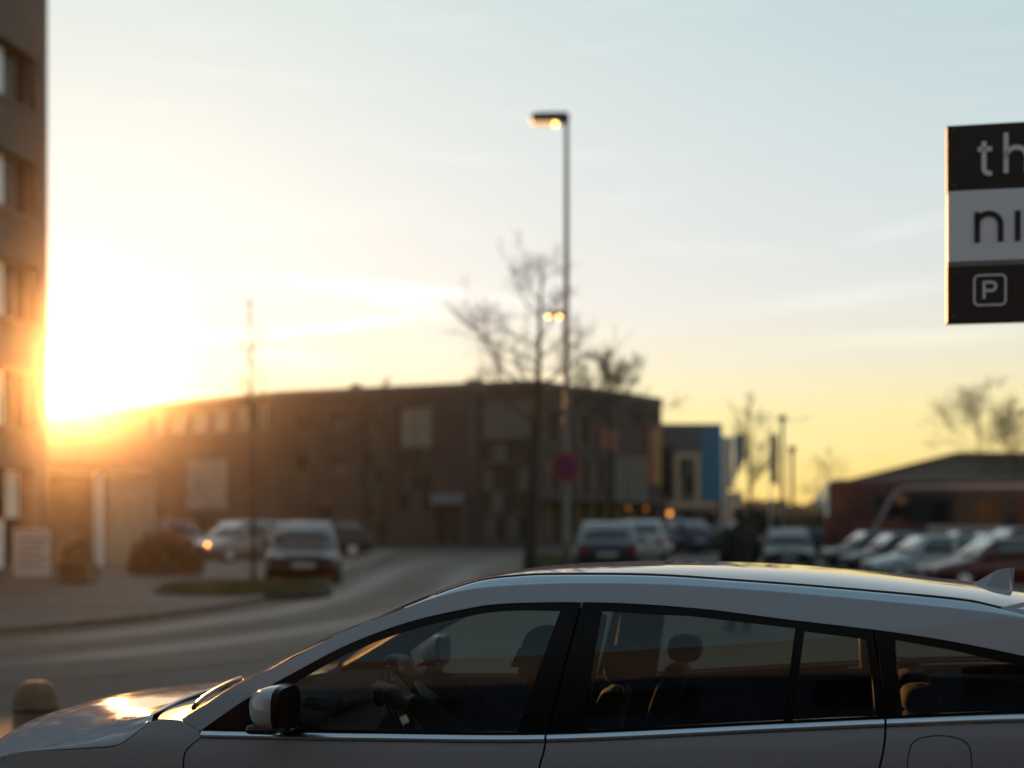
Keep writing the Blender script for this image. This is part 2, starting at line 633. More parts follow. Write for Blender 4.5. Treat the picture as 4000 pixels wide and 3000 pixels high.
isl = kerbed('planting_bed', ellipse(-5.35, 28.4, 1.75, 1.9, 0), 0.16, 0.1, M_soil)
tag(isl, kind='structure')
grass(-5.35, 28.4, 1.65, 1.8, 0, 9000, 'short grass on the small island round the slender tree', 0.16)
isl2 = kerbed('verge', ellipse(1.55, 42, 1.15, 14.5, 0.03), 0.10, 0.1, M_soil)
tag(isl2, kind='structure')
grass(1.55, 42, 1.1, 14.2, 0.03, 12000, 'yellow green grass on the strip under the street lamp', 0.10)

# ------------------------------------------------------------------ buildings
def facade(root, P0, P1, z0, z1, wallmat, openings, frame=M_frame, depth=0.22, wallname='wall', base=0.0):
    """brick wall from P0 to P1 (outside on the right hand when walking P0 -> P1) with real openings.
    openings: (a0, a1, zlo, zhi, nx, nz, pane material, frame material)"""
    d = Vector((P1[0] - P0[0], P1[1] - P0[1], 0))
    L = d.length
    d.normalize()
    n = Vector((d.y, -d.x, 0))
    o0 = Vector((P0[0], P0[1], 0))
    A = sorted({0.0, L} | {o[0] for o in openings} | {o[1] for o in openings})
    Z = sorted({z0, z1} | {o[2] for o in openings} | {o[3] for o in openings})
    m = MB()
    m.uv = []

    def quad(ps, uv):
        m.add(ps, [(0, 1, 2, 3)])
        m.uv += uv

    def P(a, z, dep=0.0):
        return o0 + d * a + Vector((0, 0, z)) - n * dep
    for a0, a1 in zip(A, A[1:]):
        for zl, zh in zip(Z, Z[1:]):
            am, zm = (a0 + a1) / 2, (zl + zh) / 2
            if any(o[0] < am < o[1] and o[2] < zm < o[3] for o in openings):
                continue
            quad([P(a0, zl), P(a1, zl), P(a1, zh), P(a0, zh)], [(a0, zl), (a1, zl), (a1, zh), (a0, zh)])
    for (a0, a1, zl, zh, *_r) in openings:
        for (p, q) in (((a0, zl), (a1, zl)), ((a1, zl), (a1, zh)), ((a1, zh), (a0, zh)), ((a0, zh), (a0, zl))):
            quad([P(*p), P(*q), P(*q, depth), P(*p, depth)], [p, q, (q[0] + depth, q[1]), (p[0] + depth, p[1])])
    m.build(wallname, wallmat, root)
    for (a0, a1, zl, zh, nx, nz, pm, fm) in openings:
        fb = MB()
        M = Matrix.Translation(o0 + d * a0) @ Matrix(((d.x, -n.x, 0, 0), (d.y, -n.y, 0, 0), (0, 0, 1, 0), (0, 0, 0, 1)))
        W = a1 - a0
        t = 0.06
        dd = depth
        for lo, hi in [((0, dd - 0.09, zl), (t, dd, zh)), ((W - t, dd - 0.09, zl), (W, dd, zh)), ((t, dd - 0.09, zl), (W - t, dd, zl + t)), ((t, dd - 0.09, zh - t), (W - t, dd, zh))]:
            fb.box(lo, hi, M)
        cw, ch = (W - 2 * t) / nx, (zh - zl - 2 * t) / nz
        for i in range(1, nx):
            fb.box((t + cw * i - 0.03, dd - 0.08, zl + t), (t + cw * i + 0.03, dd - 0.003, zh - t), M)
        for j in range(1, nz):
            fb.box((t, dd - 0.075, zl + t + ch * j - 0.025), (W - t, dd - 0.006, zl + t + ch * j + 0.025), M)
        w = fb.build('window', fm, root)
        for i in range(nx):
            for j in range(nz):
                pb = MB()
                p_ = pm[(i + j) % len(pm)] if isinstance(pm, (list, tuple)) else pm
                pb.box((t + cw * i + 0.004, dd - 0.05, zl + t + ch * j + 0.004), (t + cw * (i + 1) - 0.004, dd - 0.035, zl + t + ch * (j + 1) - 0.004), M)
                pb.build('pane', p_, w)
        if zl > 0.6:
            MB().box((-0.05, -0.07, zl - 0.06), (W + 0.05, dd - 0.1, zl - 0.001), M).build('sill', M_cap, w)


M_curtain = mat('pale_blind_behind_glass', (0.80, 0.84, 0.80), 0.3, var=0.08, vscale=2, coat=0.5)
M_curtaind = mat('dull_blind_behind_glass', (0.26, 0.25, 0.23), 0.3, var=0.2, vscale=2, coat=0.3)
M_paneg = mat('green_tinted_pane', (0.030, 0.038, 0.034), 0.3, spec=0.25)
M_panecream = mat('cream_blind_pane', (0.17, 0.145, 0.11), 0.4, var=0.15, vscale=1.5, coat=0.1)
M_panegrey = mat('grey_panel_pane', (0.048, 0.048, 0.055), 0.35, var=0.25, vscale=1.0, coat=0.1)

M_brownf = mat('window_frame_brown', (0.07, 0.05, 0.04), .5)
# tall brick block on the left
tw = thing('brick_tower', 'tall tan brick block with recessed window bands at the left edge', 'building', (-18, 30, 0))
tw.location = (0, 0, 0)
TA, TB = (-15.83, 20), (-13.06, 40)
TL = math.dist(TA, TB)
ops = []
for s_ in range(4):
    zt = 5.55 + 2.89 * s_
    for k in range(5):
        a1 = TL - 0.62 - 4.1 * k
        ops.append((a1 - 3.0, a1, zt - 1.55, zt, 5, 1, [M_pane, M_curtaind, M_curtain, M_pane, M_pane], M_brownf))
for k in range(5):
    a1 = TL - 0.9 - 4.1 * k
    ops.append((a1 - 2.6, a1, 0.15, 2.9, 3, 2, [M_pane, M_curtain], M_brownf))
facade(tw, TA, TB, 0, 16.5, M_brickt, ops, depth=0.42)
# far end wall and back walls
facade(tw, TB, (-26, 41.6), 0, 16.5, M_brickt, [(3.0, 4.6, 2.9 * k + 4, 2.9 * k + 5.5, 2, 1, M_pane, M_framew) for k in range(4)])
facade(tw, (-28.7, 21.7), TA, 0, 16.5, M_brickt, [(4 + 3.5 * j, 5.6 + 3.5 * j, 2.9 * k + 4, 2.9 * k + 5.5, 2, 1, M_pane, M_framew) for k in range(4) for j in range(2)])
MB().prism([TA, TB, (-26, 41.6), (-28.7, 21.7)], 16.5, 16.8).build('roof', M_cap, tw)

# unseen building added to cut fill on the near car and darken its reflections
ho = thing('added_shading_building', 'blue grey building added behind the camera to shade the car, seen only in reflections', 'building')
facade(ho, (26, -12), (-26, -12), 0, 16.0, mat('shading_building_cladding', (0.085, 0.125, 0.22), .8, var=.2, vscale=.8), [(2 + 4.2 * i, 4.4 + 4.2 * i, 1.0 + 3.2 * j, 3.0 + 3.2 * j, 2, 1, M_pane, M_frame) for i in range(12) for j in range(4)])  # blue tone cools the sunlit bounce onto the car
MB().prism([(26, -12), (-26, -12), (-26, -24), (26, -24)], 16.0, 16.3).build('roof', M_cap, ho)
for x in (-26, 25.8):
    MB().box((x, -24, 0), (x + .2, -12.01, 16.0)).build('end_wall', MATS['shading_building_cladding'], ho)

# low entrance block that joins the tower, with a pale corner column
an = thing('entrance_annex', 'low entrance block with flat canopy and pale corner column beside the tall brick building', 'building')
facade(an, (-15.6, 43.6), (-12.35, 43.2), 0, 2.75, mat('render_tan', (0.30, 0.22, 0.16), 0.85, var=0.2, vscale=2),
       [(0.25, 1.5, 0.1, 2.4, 2, 1, M_pane, M_frame), (1.75, 3.0, 0.1, 2.4, 2, 1, M_panegrey, M_frame)])
MB().prism([(-15.8, 42.9), (-12.0, 42.4), (-11.6, 47), (-15.5, 47.5)], 2.95, 3.2).build('roof', M_cap, an)
MB().prism([(-12.55, 42.62), (-12.32, 42.6), (-12.30, 42.85), (-12.53, 42.87)], 0.11, 2.95).build('column', M_white, an, bevel=0.02)
MB().prism([(-12.3, 43.25), (-11.8, 47), (-15.3, 47.3), (-15.5, 43.7)], 0, 2.75).build('side_wall', MATS['render_tan'], an)

# main dark brick building
mb = thing('brick_building', 'long dark brick building with a curved street front and glass stairwell', 'building')
A0, A1, A2, A3 = (-26.5, 92), (-13, 78.8), (1.27, 72), (8.8, 83.6)
H = 8.4
P_, F_ = M_pane, M_frame
opsA = [(6.06, 7.42, 6.6, 7.75, 2, 2, [M_curtaind, M_panegrey], M_framew), (8.14, 9.56, 6.6, 7.75, 2, 2, M_curtaind, M_framew), (10.26, 11.92, 6.6, 7.75, 2, 2, M_curtaind, M_framew),
        (12.5, 14.05, 6.6, 7.75, 2, 2, [M_curtaind, M_curtaind], M_framew), (14.93, 16.2, 6.6, 7.75, 2, 2, [M_panegrey, M_curtaind], M_framew), (17.0, 18.2, 6.6, 7.75, 2, 2, P_, M_framew)]
opsA += [(1.5 + 2.6 * k, 2.9 + 2.6 * k, 0.9, 2.3, 2, 1, P_, F_) for k in range(3)]
opsB = [(3.5, 4.4, 6.36, 7.26, 1, 2, [M_panegrey, P_], F_), (3.5, 4.4, 3.95, 4.87, 1, 2, [M_panegrey, P_], F_), (1.2, 2.1, 6.36, 7.26, 1, 2, P_, F_), (1.2, 2.1, 3.95, 4.87, 1, 2, P_, F_),
        (5.56, 6.8, 0.35, 7.2, 2, 7, [M_paneg, P_, M_paneg], F_),
        (7.7, 9.72, 5.24, 7.37, 2, 2, M_panecream, F_), (7.7, 9.72, 1.72, 5.10, 3, 3, [P_, M_paneg, P_], F_),
        (12.57, 15.42, 5.59, 7.57, 2, 1, M_panegrey, F_), (12.57, 15.42, 4.35, 5.42, 4, 1, [P_, M_panegrey, P_], F_),
        (12.57, 13.85, 1.75, 4.1, 2, 2, [P_, M_panegrey], F_), (13.98, 15.42, 1.75, 4.1, 2, 2, [P_, P_, M_panegrey], F_), (12.65, 15.42, 0.3, 1.6, 4, 1, [M_panegrey, P_], F_),
        (9.95, 11.4, 0.12, 2.2, 2, 1, P_, F_), (2.6, 3.6, 0.12, 2.2, 1, 1, P_, F_)]
opsC = [(0.8 + 1.5 * k, 2.0 + 1.5 * k, 0.15, 2.3, 2, 1, [P_, M_panegrey], F_) for k in range(8)]
opsC += [(0.8 + 1.6 * k, 1.9 + 1.6 * k, 2.9, 4.6, 2, 1, [P_, M_panegrey, P_], F_) for k in range(4)] + [(0.8 + 1.6 * k, 1.9 + 1.6 * k, 5.4, 7.0, 2, 1, P_, F_) for k in range(3)]
facade(mb, A0, A1, 0, H, M_brickd, opsA)
facade(mb, A1, A2, 0, H, M_brickd, opsB)
facade(mb, A2, A3, 0, H, M_brickd, opsC)
back = [(6, 100), (-20, 106), (-36, 104)]
ring = [A0, A1, A2, A3] + back
for p, q in zip([A3] + back, back + [A0]):
    facade(mb, p, q, 0, H, M_brickd, [])
MB().prism(ring, H - 0.02, H + 0.08).build('roof', M_cap, mb)
# metal parapet cap, proud of the wall
for p, q in ((A0, A1), (A1, A2), (A2, A3)):
    d = Vector((q[0] - p[0], q[1] - p[1], 0)); L = d.length; d.normalize(); n = Vector((d.y, -d.x, 0))
    M = Matrix.Translation((p[0], p[1], 0)) @ Matrix(((d.x, -n.x, 0, 0), (d.y, -n.y, 0, 0), (0, 0, 1, 0), (0, 0, 0, 1)))
    MB().box((0.02, -0.06, H - 0.22), (L - 0.02, 0.3, H + 0.12), M).build('parapet', M_cap, mb)
M_slat = mat('pale_facade_fin', (0.14, 0.12, 0.11), 0.6, var=0.1, vscale=4)
M_red = mat('red_facade_panel', (0.16, 0.025, 0.02), 0.5, var=0.15, vscale=3)
M_yel = mat('yellow_facade_panel', (0.28, 0.14, 0.025), 0.5, var=0.15, vscale=3)
M_blue = mat('blue_facade_panel', (0.005, 0.105, 0.19), 0.4, var=0.06, vscale=1.5)
M_grey = mat('dark_grey_facade', (0.07, 0.07, 0.075), 0.6, var=0.12, vscale=2)
dC = Vector((A3[0] - A2[0], A3[1] - A2[1], 0)); dC.normalize(); nC = Vector((dC.y, -dC.x, 0))
MC = Matrix.Translation((A2[0], A2[1], 0)) @ Matrix(((dC.x, -nC.x, 0, 0), (dC.y, -nC.y, 0, 0), (0, 0, 1, 0), (0, 0, 0, 1)))
for a0, a1 in ((7.97, 8.3), (8.6, 9.04), (9.4, 9.7), (9.9, 10.3), (10.6, 10.97), (11.2, 11.6)):
    MB().box((a0, -0.16, 2.45), (a1, -0.005, 4.95), MC).build('fin', M_slat, mb)
MB().box((6.41, -0.10, 5.2), (8.2, -0.005, 6.4), MC).build('panel', M_red, mb)
for k, (a0, a1) in enumerate(((11.85, 12.65), (12.72, 13.5))):
    for zl, zh in ((3.4, 4.7), (4.75, 5.6), (5.65, 6.8)):
        MB().box((a0, -0.12, zl), (a1, -0.004, zh), MC).build('panel', (M_red, M_yel)[k], mb)
MB().box((0.3, -1.1, 2.36), (13.6, -0.004, 2.44), MC).build('canopy', M_cap, mb)

for a_ in (2.35, 6.95, 12.2):
    p = Vector((A1[0], A1[1], 0)) + Vector((A2[0] - A1[0], A2[1] - A1[1], 0)).normalized() * a_
    nn_ = Vector((A2[1] - A1[1], -(A2[0] - A1[0]), 0)).normalized()
    p = p + nn_ * .09
    MB().tube([(p.x, p.y, .1), (p.x, p.y, H - .25)], .055, 8).build('downpipe', M_steel, mb, smooth=True)
# hoarding on the long building and the pale shop sign
dA = Vector((A1[0] - A0[0], A1[1] - A0[1], 0)); dA.normalize(); nA = Vector((dA.y, -dA.x, 0))
MA = Matrix.Translation((A0[0], A0[1], 0)) @ Matrix(((dA.x, -nA.x, 0, 0), (dA.y, -nA.y, 0, 0), (0, 0, 1, 0), (0, 0, 0, 1)))
po = thing('poster', 'pale lilac and cream poster hung on the brick wall at left', 'poster')
M_poster = mat('printed_poster', (0.45, 0.42, 0.46), 0.5)
nt = M_poster.node_tree
tcp = nt.nodes.new('ShaderNodeTexCoord'); vo = nt.nodes.new('ShaderNodeTexVoronoi'); vo.inputs['Scale'].default_value = 0.9
rp = nt.nodes.new('ShaderNodeValToRGB')
rp.color_ramp.elements[0].color = (0.09, 0.065, 0.12, 1); rp.color_ramp.elements[1].color = (0.20, 0.165, 0.11, 1)
e = rp.color_ramp.elements.new(0.5); e.color = (0.18, 0.165, 0.18, 1)
nt.links.new(tcp.outputs['Object'], vo.inputs['Vector']); nt.links.new(vo.outputs['Distance'], rp.inputs[0]); nt.links.new(rp.outputs[0], nt.nodes['Principled BSDF'].inputs['Base Color'])
MB().box((9.9, -0.05, 2.0), (14.1, -0.01, 4.9), MA).build('sheet', M_poster, po)
for lo, hi in (((9.84, -0.07, 1.94), (14.16, -0.008, 2.0)), ((9.84, -0.07, 4.9), (14.16, -0.008, 4.96)), ((9.84, -0.07, 2.0), (9.9, -0.008, 4.9)), ((14.1, -0.07, 2.0), (14.16, -0.008, 4.9))):
    MB().box(lo, hi, MA).build('frame', M_frame, po)
dB = Vector((A2[0] - A1[0], A2[1] - A1[1], 0)); dB.normalize(); nB = Vector((dB.y, -dB.x, 0))
MBm = Matrix.Translation((A1[0], A1[1], 0)) @ Matrix(((dB.x, -nB.x, 0, 0), (dB.y, -nB.y, 0, 0), (0, 0, 1, 0), (0, 0, 0, 1)))
ss = thing('shop_sign', 'small pale fascia sign above a dark doorway of the brick building', 'sign')
MB().box((9.75, -0.16, 2.25), (11.7, -0.012, 2.75), MBm).build('panel', mat('pale_sign_face', (0.13, 0.13, 0.15), 0.5), ss, bevel=0.02)
MB().box((9.70, -0.14, 2.20), (11.75, -0.008, 2.80), MBm).build('frame', M_frame, ss)

# roof vents on the long building
for k, (x, y, s_, lab) in enumerate(((-9.0, 82, 0.55, 'small grey roof vent left of the glass stairwell'), (-2.2, 80, 0.6, 'grey roof vent near the corner of the brick building'),
                                    (-11.9, 84, 0.4, 'low vent box towards the left of the flat roof'))):
    v = thing('roof_vent', lab, 'vent', (x, y, H + 0.08), 0.3 * k, 'vents on the flat roof')
    MB().box((-s_ / 2, -s_ / 2, 0), (s_ / 2, s_ / 2, s_ * 1.1)).build('housing', M_steel, v, bevel=0.03)
    MB().prism([(-s_ * .62, -s_ * .62), (s_ * .62, -s_ * .62), (s_ * .62, s_ * .62), (-s_ * .62, s_ * .62)], s_ * 1.15, s_ * 1.3).build('hood', M_cap, v)

# lower blue and grey building beyond
bb = thing('blue_building', 'lower grey building with a tall blue end panel beyond the brick one', 'building')
B0, B1 = (9.0, 88), (13.0, 88)
facade(bb, B0, B1, gz(12, 80), 7.2, M_grey, [(1.1, 2.35, 2.9, 5.2, 2, 2, [M_panegrey, P_], F_), (0.2, 0.9, 2.6, 6.0, 1, 3, P_, F_), (0.3, 3.6, -0.3, 1.9, 5, 1, [P_, M_panegrey], F_)])
facade(bb, B1, (13.4, 97), gz(12, 80), 7.2, M_grey, [])
facade(bb, (9.3, 99), B0, gz(12, 80), 7.2, M_grey, [])
MB().prism([B0, B1, (13.4, 97), (9.3, 99)], 7.2, 7.32).build('roof', M_cap, bb)
M_peach = mat('peach_panel', (0.46, 0.29, 0.20), 0.6, var=0.1, vscale=2)
for lo, hi in (((10.05, 87.86, 2.5), (10.35, 87.995, 5.5)), ((11.3, 87.86, 2.5), (11.62, 87.995, 5.5)), ((10.352, 87.86, 5.2), (11.298, 87.995, 5.5)), ((9.6, 87.85, 2.1), (12.6, 87.995, 2.49))):
    MB().box(lo, hi).build('panel', M_peach, bb)
for k in range(2):
    for j in range(3):
        MB().box((11.66 + 0.67 * k, 87.88, 2.5 + 1.56 * j), (12.315 + 0.67 * k, 87.99, 4.045 + 1.56 * j)).build('panel', M_blue, bb)
MB().box((13.05, 88.1, gz(13, 88)), (14.3, 96, 3.1)).build('side_wing', M_peach, bb)
M_shoplamp = emit('shop_lamp_glow', (1.0, 0.38, 0.08), 0.8)
for k, (x, lab) in enumerate(((9.75, 'glowing orange wall lamp on the grey shop front'), )):
    lm = thing('wall_lamp', lab, 'lamp', (x, 87.9, 1.75))
    MB().lathe([(0.0, -0.16), (0.10, -0.15), (0.15, 0), (0.10, 0.15), (0, 0.16)], 12).build('globe', M_shoplamp, lm, smooth=True)
    MB().box((-0.04, -0.02, 0.15), (0.04, 0.12, 0.24)).build('bracket', M_darksteel, lm)
for k, (a, lab) in enumerate(((9.2, 'dim orange lamp under the canopy beneath the pale fins'), (11.4, 'dim orange lamp under the canopy beneath the red and yellow panels'))):
    p = MC @ Vector((a, -0.25, 2.05))
    lm = thing('wall_lamp', lab, 'lamp', p)
    MB().lathe([(0.0, -0.10), (0.07, -0.09), (0.09, 0), (0.06, 0.1), (0, 0.11)], 12).build('globe', emit('dim_lamp_glow', (1.0, 0.36, 0.08), 0.18), lm, smooth=True)
    MB().box((-0.03, -0.03, 0.10), (0.03, 0.03, 0.31)).build('bracket', M_darksteel, lm)

# hall with a shallow gable on the right
hl = thing('gabled_hall', 'grey hall with a wide shallow gable roof behind the coach', 'building')
g0 = -0.45
gab = [(26.5, g0), (49, g0), (49, 4.4), (41.5, 6.25), (34.2, 6.3), (26.5, 4.35)]
M_hall = mat('hall_cladding', (0.13, 0.11, 0.10), 0.7, var=0.15, vscale=1.0)
m = MB()
k = len(gab)
m.add([(x, 110, z) for x, z in gab] + [(x + 9, 135, z) for x, z in gab], [tuple(range(k)), tuple(range(2 * k - 1, k - 1, -1))] + [(i, (i + 1) % k, (i + 1) % k + k, i + k) for i in range(k)])
m.build('wall', M_hall, hl)
for (x0, za, x1, zb) in ((26.0, 4.28, 34.2, 6.36), (34.2, 6.36, 41.5, 6.31), (41.5, 6.31, 49.5, 4.3)):
    MB().add([(x0, 109.4, za), (x1, 109.4, zb), (x1 + 9.2, 135.6, zb), (x0 + 9.2, 135.6, za), (x0, 109.4, za + .18), (x1, 109.4, zb + .18), (x1 + 9.2, 135.6, zb + .18), (x0 + 9.2, 135.6, za + .18)],
             [(0, 1, 2, 3), (7, 6, 5, 4), (0, 4, 5, 1), (3, 2, 6, 7), (0, 3, 7, 4), (1, 5, 6, 2)]).build('roof', M_cap, hl)
for i in range(6):
    x = 28.2 + 3.4 * i
    w = MB()
    for lo, hi in (((x, 109.93, 1.2), (x + .07, 109.995, 3)), ((x + 2.1, 109.93, 1.2), (x + 2.17, 109.995, 3)), ((x + .07, 109.93, 1.2), (x + 2.1, 109.995, 1.27)), ((x + .07, 109.93, 2.93), (x + 2.1, 109.995, 3)), ((x + 1.05, 109.94, 1.27), (x + 1.11, 109.99, 2.93))):
        w.box(lo, hi)
    w = w.build('window', M_frame, hl)
    for q in range(2):
        MB().box((x + .075 + 1.04 * q, 109.965, 1.275), (x + 1.045 + 1.05 * q, 109.98, 2.925)).build('pane', M_pane, w)

# far wooded horizon and hedge
def leaf_mass(name, label, x0, x1, y0, y1, zb, zt, n, size, matl, seed):
    rg = random.Random(seed)
    m = MB()
    for _ in range(n):
        x, y = rg.uniform(x0, x1), rg.uniform(y0, y1)
        top = zt * (0.75 + 0.25 * math.sin(x * 0.21 + seed) * math.sin(x * 0.083 + 1.3 * seed) + 0.12 * math.sin(x * 1.3))
        z = gz(x, y) + zb + (top - zb) * (rg.random() ** 0.7)
        a, b = rg.random() * 6.28, rg.uniform(-0.6, 0.6)
        u = Vector((math.cos(a), math.sin(a), b)) * size * rg.uniform(.5, 1.2)
        w = Vector((-math.sin(a) * b, math.cos(a) * b, 1)) * size * rg.uniform(.4, 1.0)
        c = Vector((x, y, z))
        m.add([c - u, c - w * .5, c + u, c + w], [(0, 1, 2, 3)])
    return tag(m.build(name, matl), label, 'trees' if size > .5 else 'hedge', kind='stuff')


M_wood = mat('far_wood', (0.045, 0.038, 0.028), 0.95, var=0.3, vscale=0.2)
M_hedge = mat('hedge_leaves', (0.030, 0.032, 0.018), 0.85, var=0.4, vscale=1.5)
leaf_mass('distant_wood', 'far line of bare trees along the horizon', -330, 330, 380, 440, 0, 6.5, 16000, 2.2, M_wood, 3)
leaf_mass('hedge', 'dark hedge at the far side of the car park', 14.5, 30, 92, 95, 0, 2.3, 5000, 0.22, M_hedge, 5)
leaf_mass('hedge', 'dark hedge below the poster on the left', -19, -11.5, 56, 58.5, 0.1, 1.9, 6000, 0.2, M_hedge, 6)

# ------------------------------------------------------------------ trees
def tree(name, label, x, y, h, h0, spread, trunk_r, seed, nb=12, up=0.75, lean=0.0, dens=1.0, asym=0.0, group='bare street trees', twig_r=0.006, narrow=1.0):
    rg = random.Random(seed)
    root = thing(name, label, 'tree', (x, y, gz(x, y)), 0, group)
    tr, cr = MB(), MB()
    lead = []
    for i in range(9):
        t = i / 8
        lead.append(Vector((lean * t * t + 0.05 * math.sin(5 * t + seed) * h * 0.1, 0.04 * math.cos(4 * t + seed) * h * 0.1, h * t)))
    rad = [max(0.012, trunk_r * (1 - 0.93 * (i / 8)) * (1.18 if i == 0 else 1)) for i in range(9)]
    tr.tube(lead, rad, 9)

    def at(t):
        f = t * 8
        i = min(7, int(f))
        return lead[i].lerp(lead[i + 1], f - i)

    def twig(p, d, L, r, lev):
        n = 4
        pts = [p]
        dd = d.normalized()
        for i in range(n):
            dd = (dd + Vector((rg.gauss(0, .16), rg.gauss(0, .16), rg.gauss(0.05, .12)))).normalized()
            pts.append(pts[-1] + dd * (L / n))
        cr.tube(pts, [r * (1 - 0.75 * i / n) for i in range(n + 1)], 5 if lev == 0 else 3, caps=False)
        if lev < 3:
            cnt = int((7, 5, 4)[lev] * dens + rg.random())
            for _ in range(cnt):
                q = rg.uniform(0.25, 1.0)
                i = min(n - 1, int(q * n))
                pp = pts[i].lerp(pts[i + 1], q * n - i)
                side = Vector((rg.gauss(0, 1), rg.gauss(0, 1), rg.gauss(0.25, .7))).normalized()
                twig(pp, dd * (0.8 + .3 * (narrow < 1)) + side * 0.8 * narrow, L * rg.uniform(0.35, 0.6), max(twig_r, r * 0.45), lev + 1)
    for b in range(nb):
        t = h0 / h + (0.97 - h0 / h) * ((b + rg.random() * .6) / nb)
        ang = b * 2.4 + rg.uniform(-.4, .4)
        L = spread * (1.0 - 0.72 * (t - h0 / h) / (1 - h0 / h)) * rg.uniform(0.75, 1.1)
        dx = math.cos(ang)
        L *= 1 + asym * (-dx)
        d = Vector((dx * narrow, math.sin(ang) * narrow, up * rg.uniform(.7, 1.3)))
        twig(at(t), d, L, max(0.014, trunk_r * 0.42 * (1.1 - t)), 0)
    tr.build('trunk', M_bark, root, smooth=True)
    tag(cr.build('crown', M_twig, root), kind=None)
    return root


tree('bare_tree', 'bare tree with wide crown standing beside the tall street lamp', 0.47, 33, 7.7, 3.4, 2.4, 0.165, 11, nb=18, up=0.6, dens=.85, asym=0.18, lean=0.25, twig_r=0.0045)
tree('bare_tree', 'bare tree with dense clump of twigs at its top before the coloured panels', 3.13, 46, 6.9, 4.3, 1.7, 0.11, 12, nb=11, up=0.5, dens=1.25, twig_r=0.010)
tree('slender_tree', 'slender upright young tree on the grass island left of the road', -5.3, 29, 6.0, 2.6, 1.0, 0.05, 13, nb=11, up=1.6, narrow=0.6, dens=.55, twig_r=0.004)
tree('bare_tree', 'upright bare tree behind the pale banner flags', 11.7, 70, 6.9, 1.9, 3.0, 0.10, 14, nb=11, up=1.9, narrow=0.6, twig_r=0.008)
tree('bare_tree', 'small wide bare tree just left of the coach', 17.8, 80, 5.4, 1.8, 2.2, 0.08, 15, nb=11, up=0.9, dens=.85, twig_r=0.007)
tree('bare_tree', 'large bare tree rising behind the roof of the gabled hall', 46.6, 142, 14.6, 6.0, 6.0, 0.20, 16, nb=14, up=0.9, twig_r=0.02)
tree('bare_tree', 'bare tree half cut off by the right edge below the hanging sign', 37.4, 106, 9.6, 3.0, 3.6, 0.16, 17, nb=14, up=0.9, twig_r=0.014)
tree('bare_tree', 'tip of a bare tree showing above the flat roof left of the stairwell', -9.9, 112, 12.6, 6.5, 1.7, 0.16, 18, nb=12, up=1.2, narrow=.7, dens=1.1, twig_r=0.014)
tree('bare_tree', 'tip of a bare tree showing above the flat roof right of the stairwell', -2.5, 114, 13.6, 6.5, 2.0, 0.17, 19, nb=12, up=1.0, narrow=.8, dens=1.1, twig_r=0.014)
tree('bare_tree', 'bare tree far behind the gap right of the blue building', 20.6, 150, 7.6, 2.0, 3.4, 0.15, 20, nb=12, up=0.9, twig_r=0.016)

# ------------------------------------------------------------------ street lamps, posts, signs, flags
M_bulb = emit('sodium_lamp', (1.0, 0.44, 0.07), 6.0)
M_bulb2 = emit('sodium_lamp_far', (1.0, 0.44, 0.07), 16.0)
M_diff = emit('lamp_diffuser', (1.0, 0.58, 0.25), 0.4)


def street_lamp(label, x, y, top, bulb, rz=0.0, nbulb=1):
    t = thing('street_lamp', label, 'street lamp', (x, y, gz(x, y)), rz, 'tall street lamps')
    h = top - gz(x, y)
    MB().tube([(0, 0, 0), (0, 0, 1.2), (0, 0, 1.25), (0, 0, h * .6), (0, 0, h - .06)], [.085, .085, .068, .058, .048], 14).build('pole', M_steel, t, smooth=True)
    MB().box((-.01, -.085, .45), (.02, -.096, .95)).build('access_door', M_darksteel, t)
    hd = MB()
    pr = [(-.76, .03), (-.74, .12), (-.6, .15), (-.05, .16), (.05, .13), (.06, -.02), (-.10, -.05), (-.74, -.03)]
    k = len(pr)
    hd.add([(a, -.14, h - .06 + b) for a, b in pr] + [(a, .14, h - .06 + b) for a, b in pr], [tuple(range(k)), tuple(range(2 * k - 1, k - 1, -1))] + [(i, (i + 1) % k, (i + 1) % k + k, i + k) for i in range(k)])
    hd = hd.build('lamp_head', M_darksteel, t, bevel=.025)
    MB().box((-.70, -.12, h - .15), (-.16, .12, h - .10)).build('diffuser', M_diff, hd, bevel=.02)
    for q in range(nbulb):
        MB().lathe([(0, -.05), (.035, -.04), (.05, 0), (.035, .03), (0, .035)], 12).build('bulb', bulb, hd, smooth=True, loc=(-.24 - .48 * q, -.10, h - .155))
    return t


street_lamp('tall grey street lamp with lit orange lamp head above the bare tree', 1.15, 30, 10.0, M_bulb)
street_lamp('farther street lamp behind the bare tree, its twin lit bulbs beside the nearer pole', 2.24, 60, 10.15, M_bulb2, 0.0, 2)

# round no stopping sign on the lamp pole
ns = thing('no_stopping_sign', 'round red and blue no stopping sign clamped to the street lamp pole', 'road sign', (1.13, 29.86, 2.63), 0)
rot = Matrix.Rotation(R(90), 4, 'X')
MB().lathe([(0, -.012), (.30, -.012), (.30, .0), (.292, .004), (0, .004)], 40, rot).build('rim', mat('sign_red', (0.22, 0.010, 0.010), 0.4), ns)
MB().lathe([(0, .0045), (.215, .0045), (.215, .009), (0, .009)], 40, rot).build('disc', mat('sign_blue', (0.012, 0.016, 0.085), 0.4), ns)
for a in (45, -45):
    MB().box((-.028, -.0135, -.225), (.028, -.0095 - (a < 0) * .001, .225), Matrix.Rotation(R(a), 4, 'Y')).build('bar', MATS['sign_red'], ns)
MB().box((-.09, .012, -.05), (.09, .03, .05)).build('clamp', M_steel, ns)

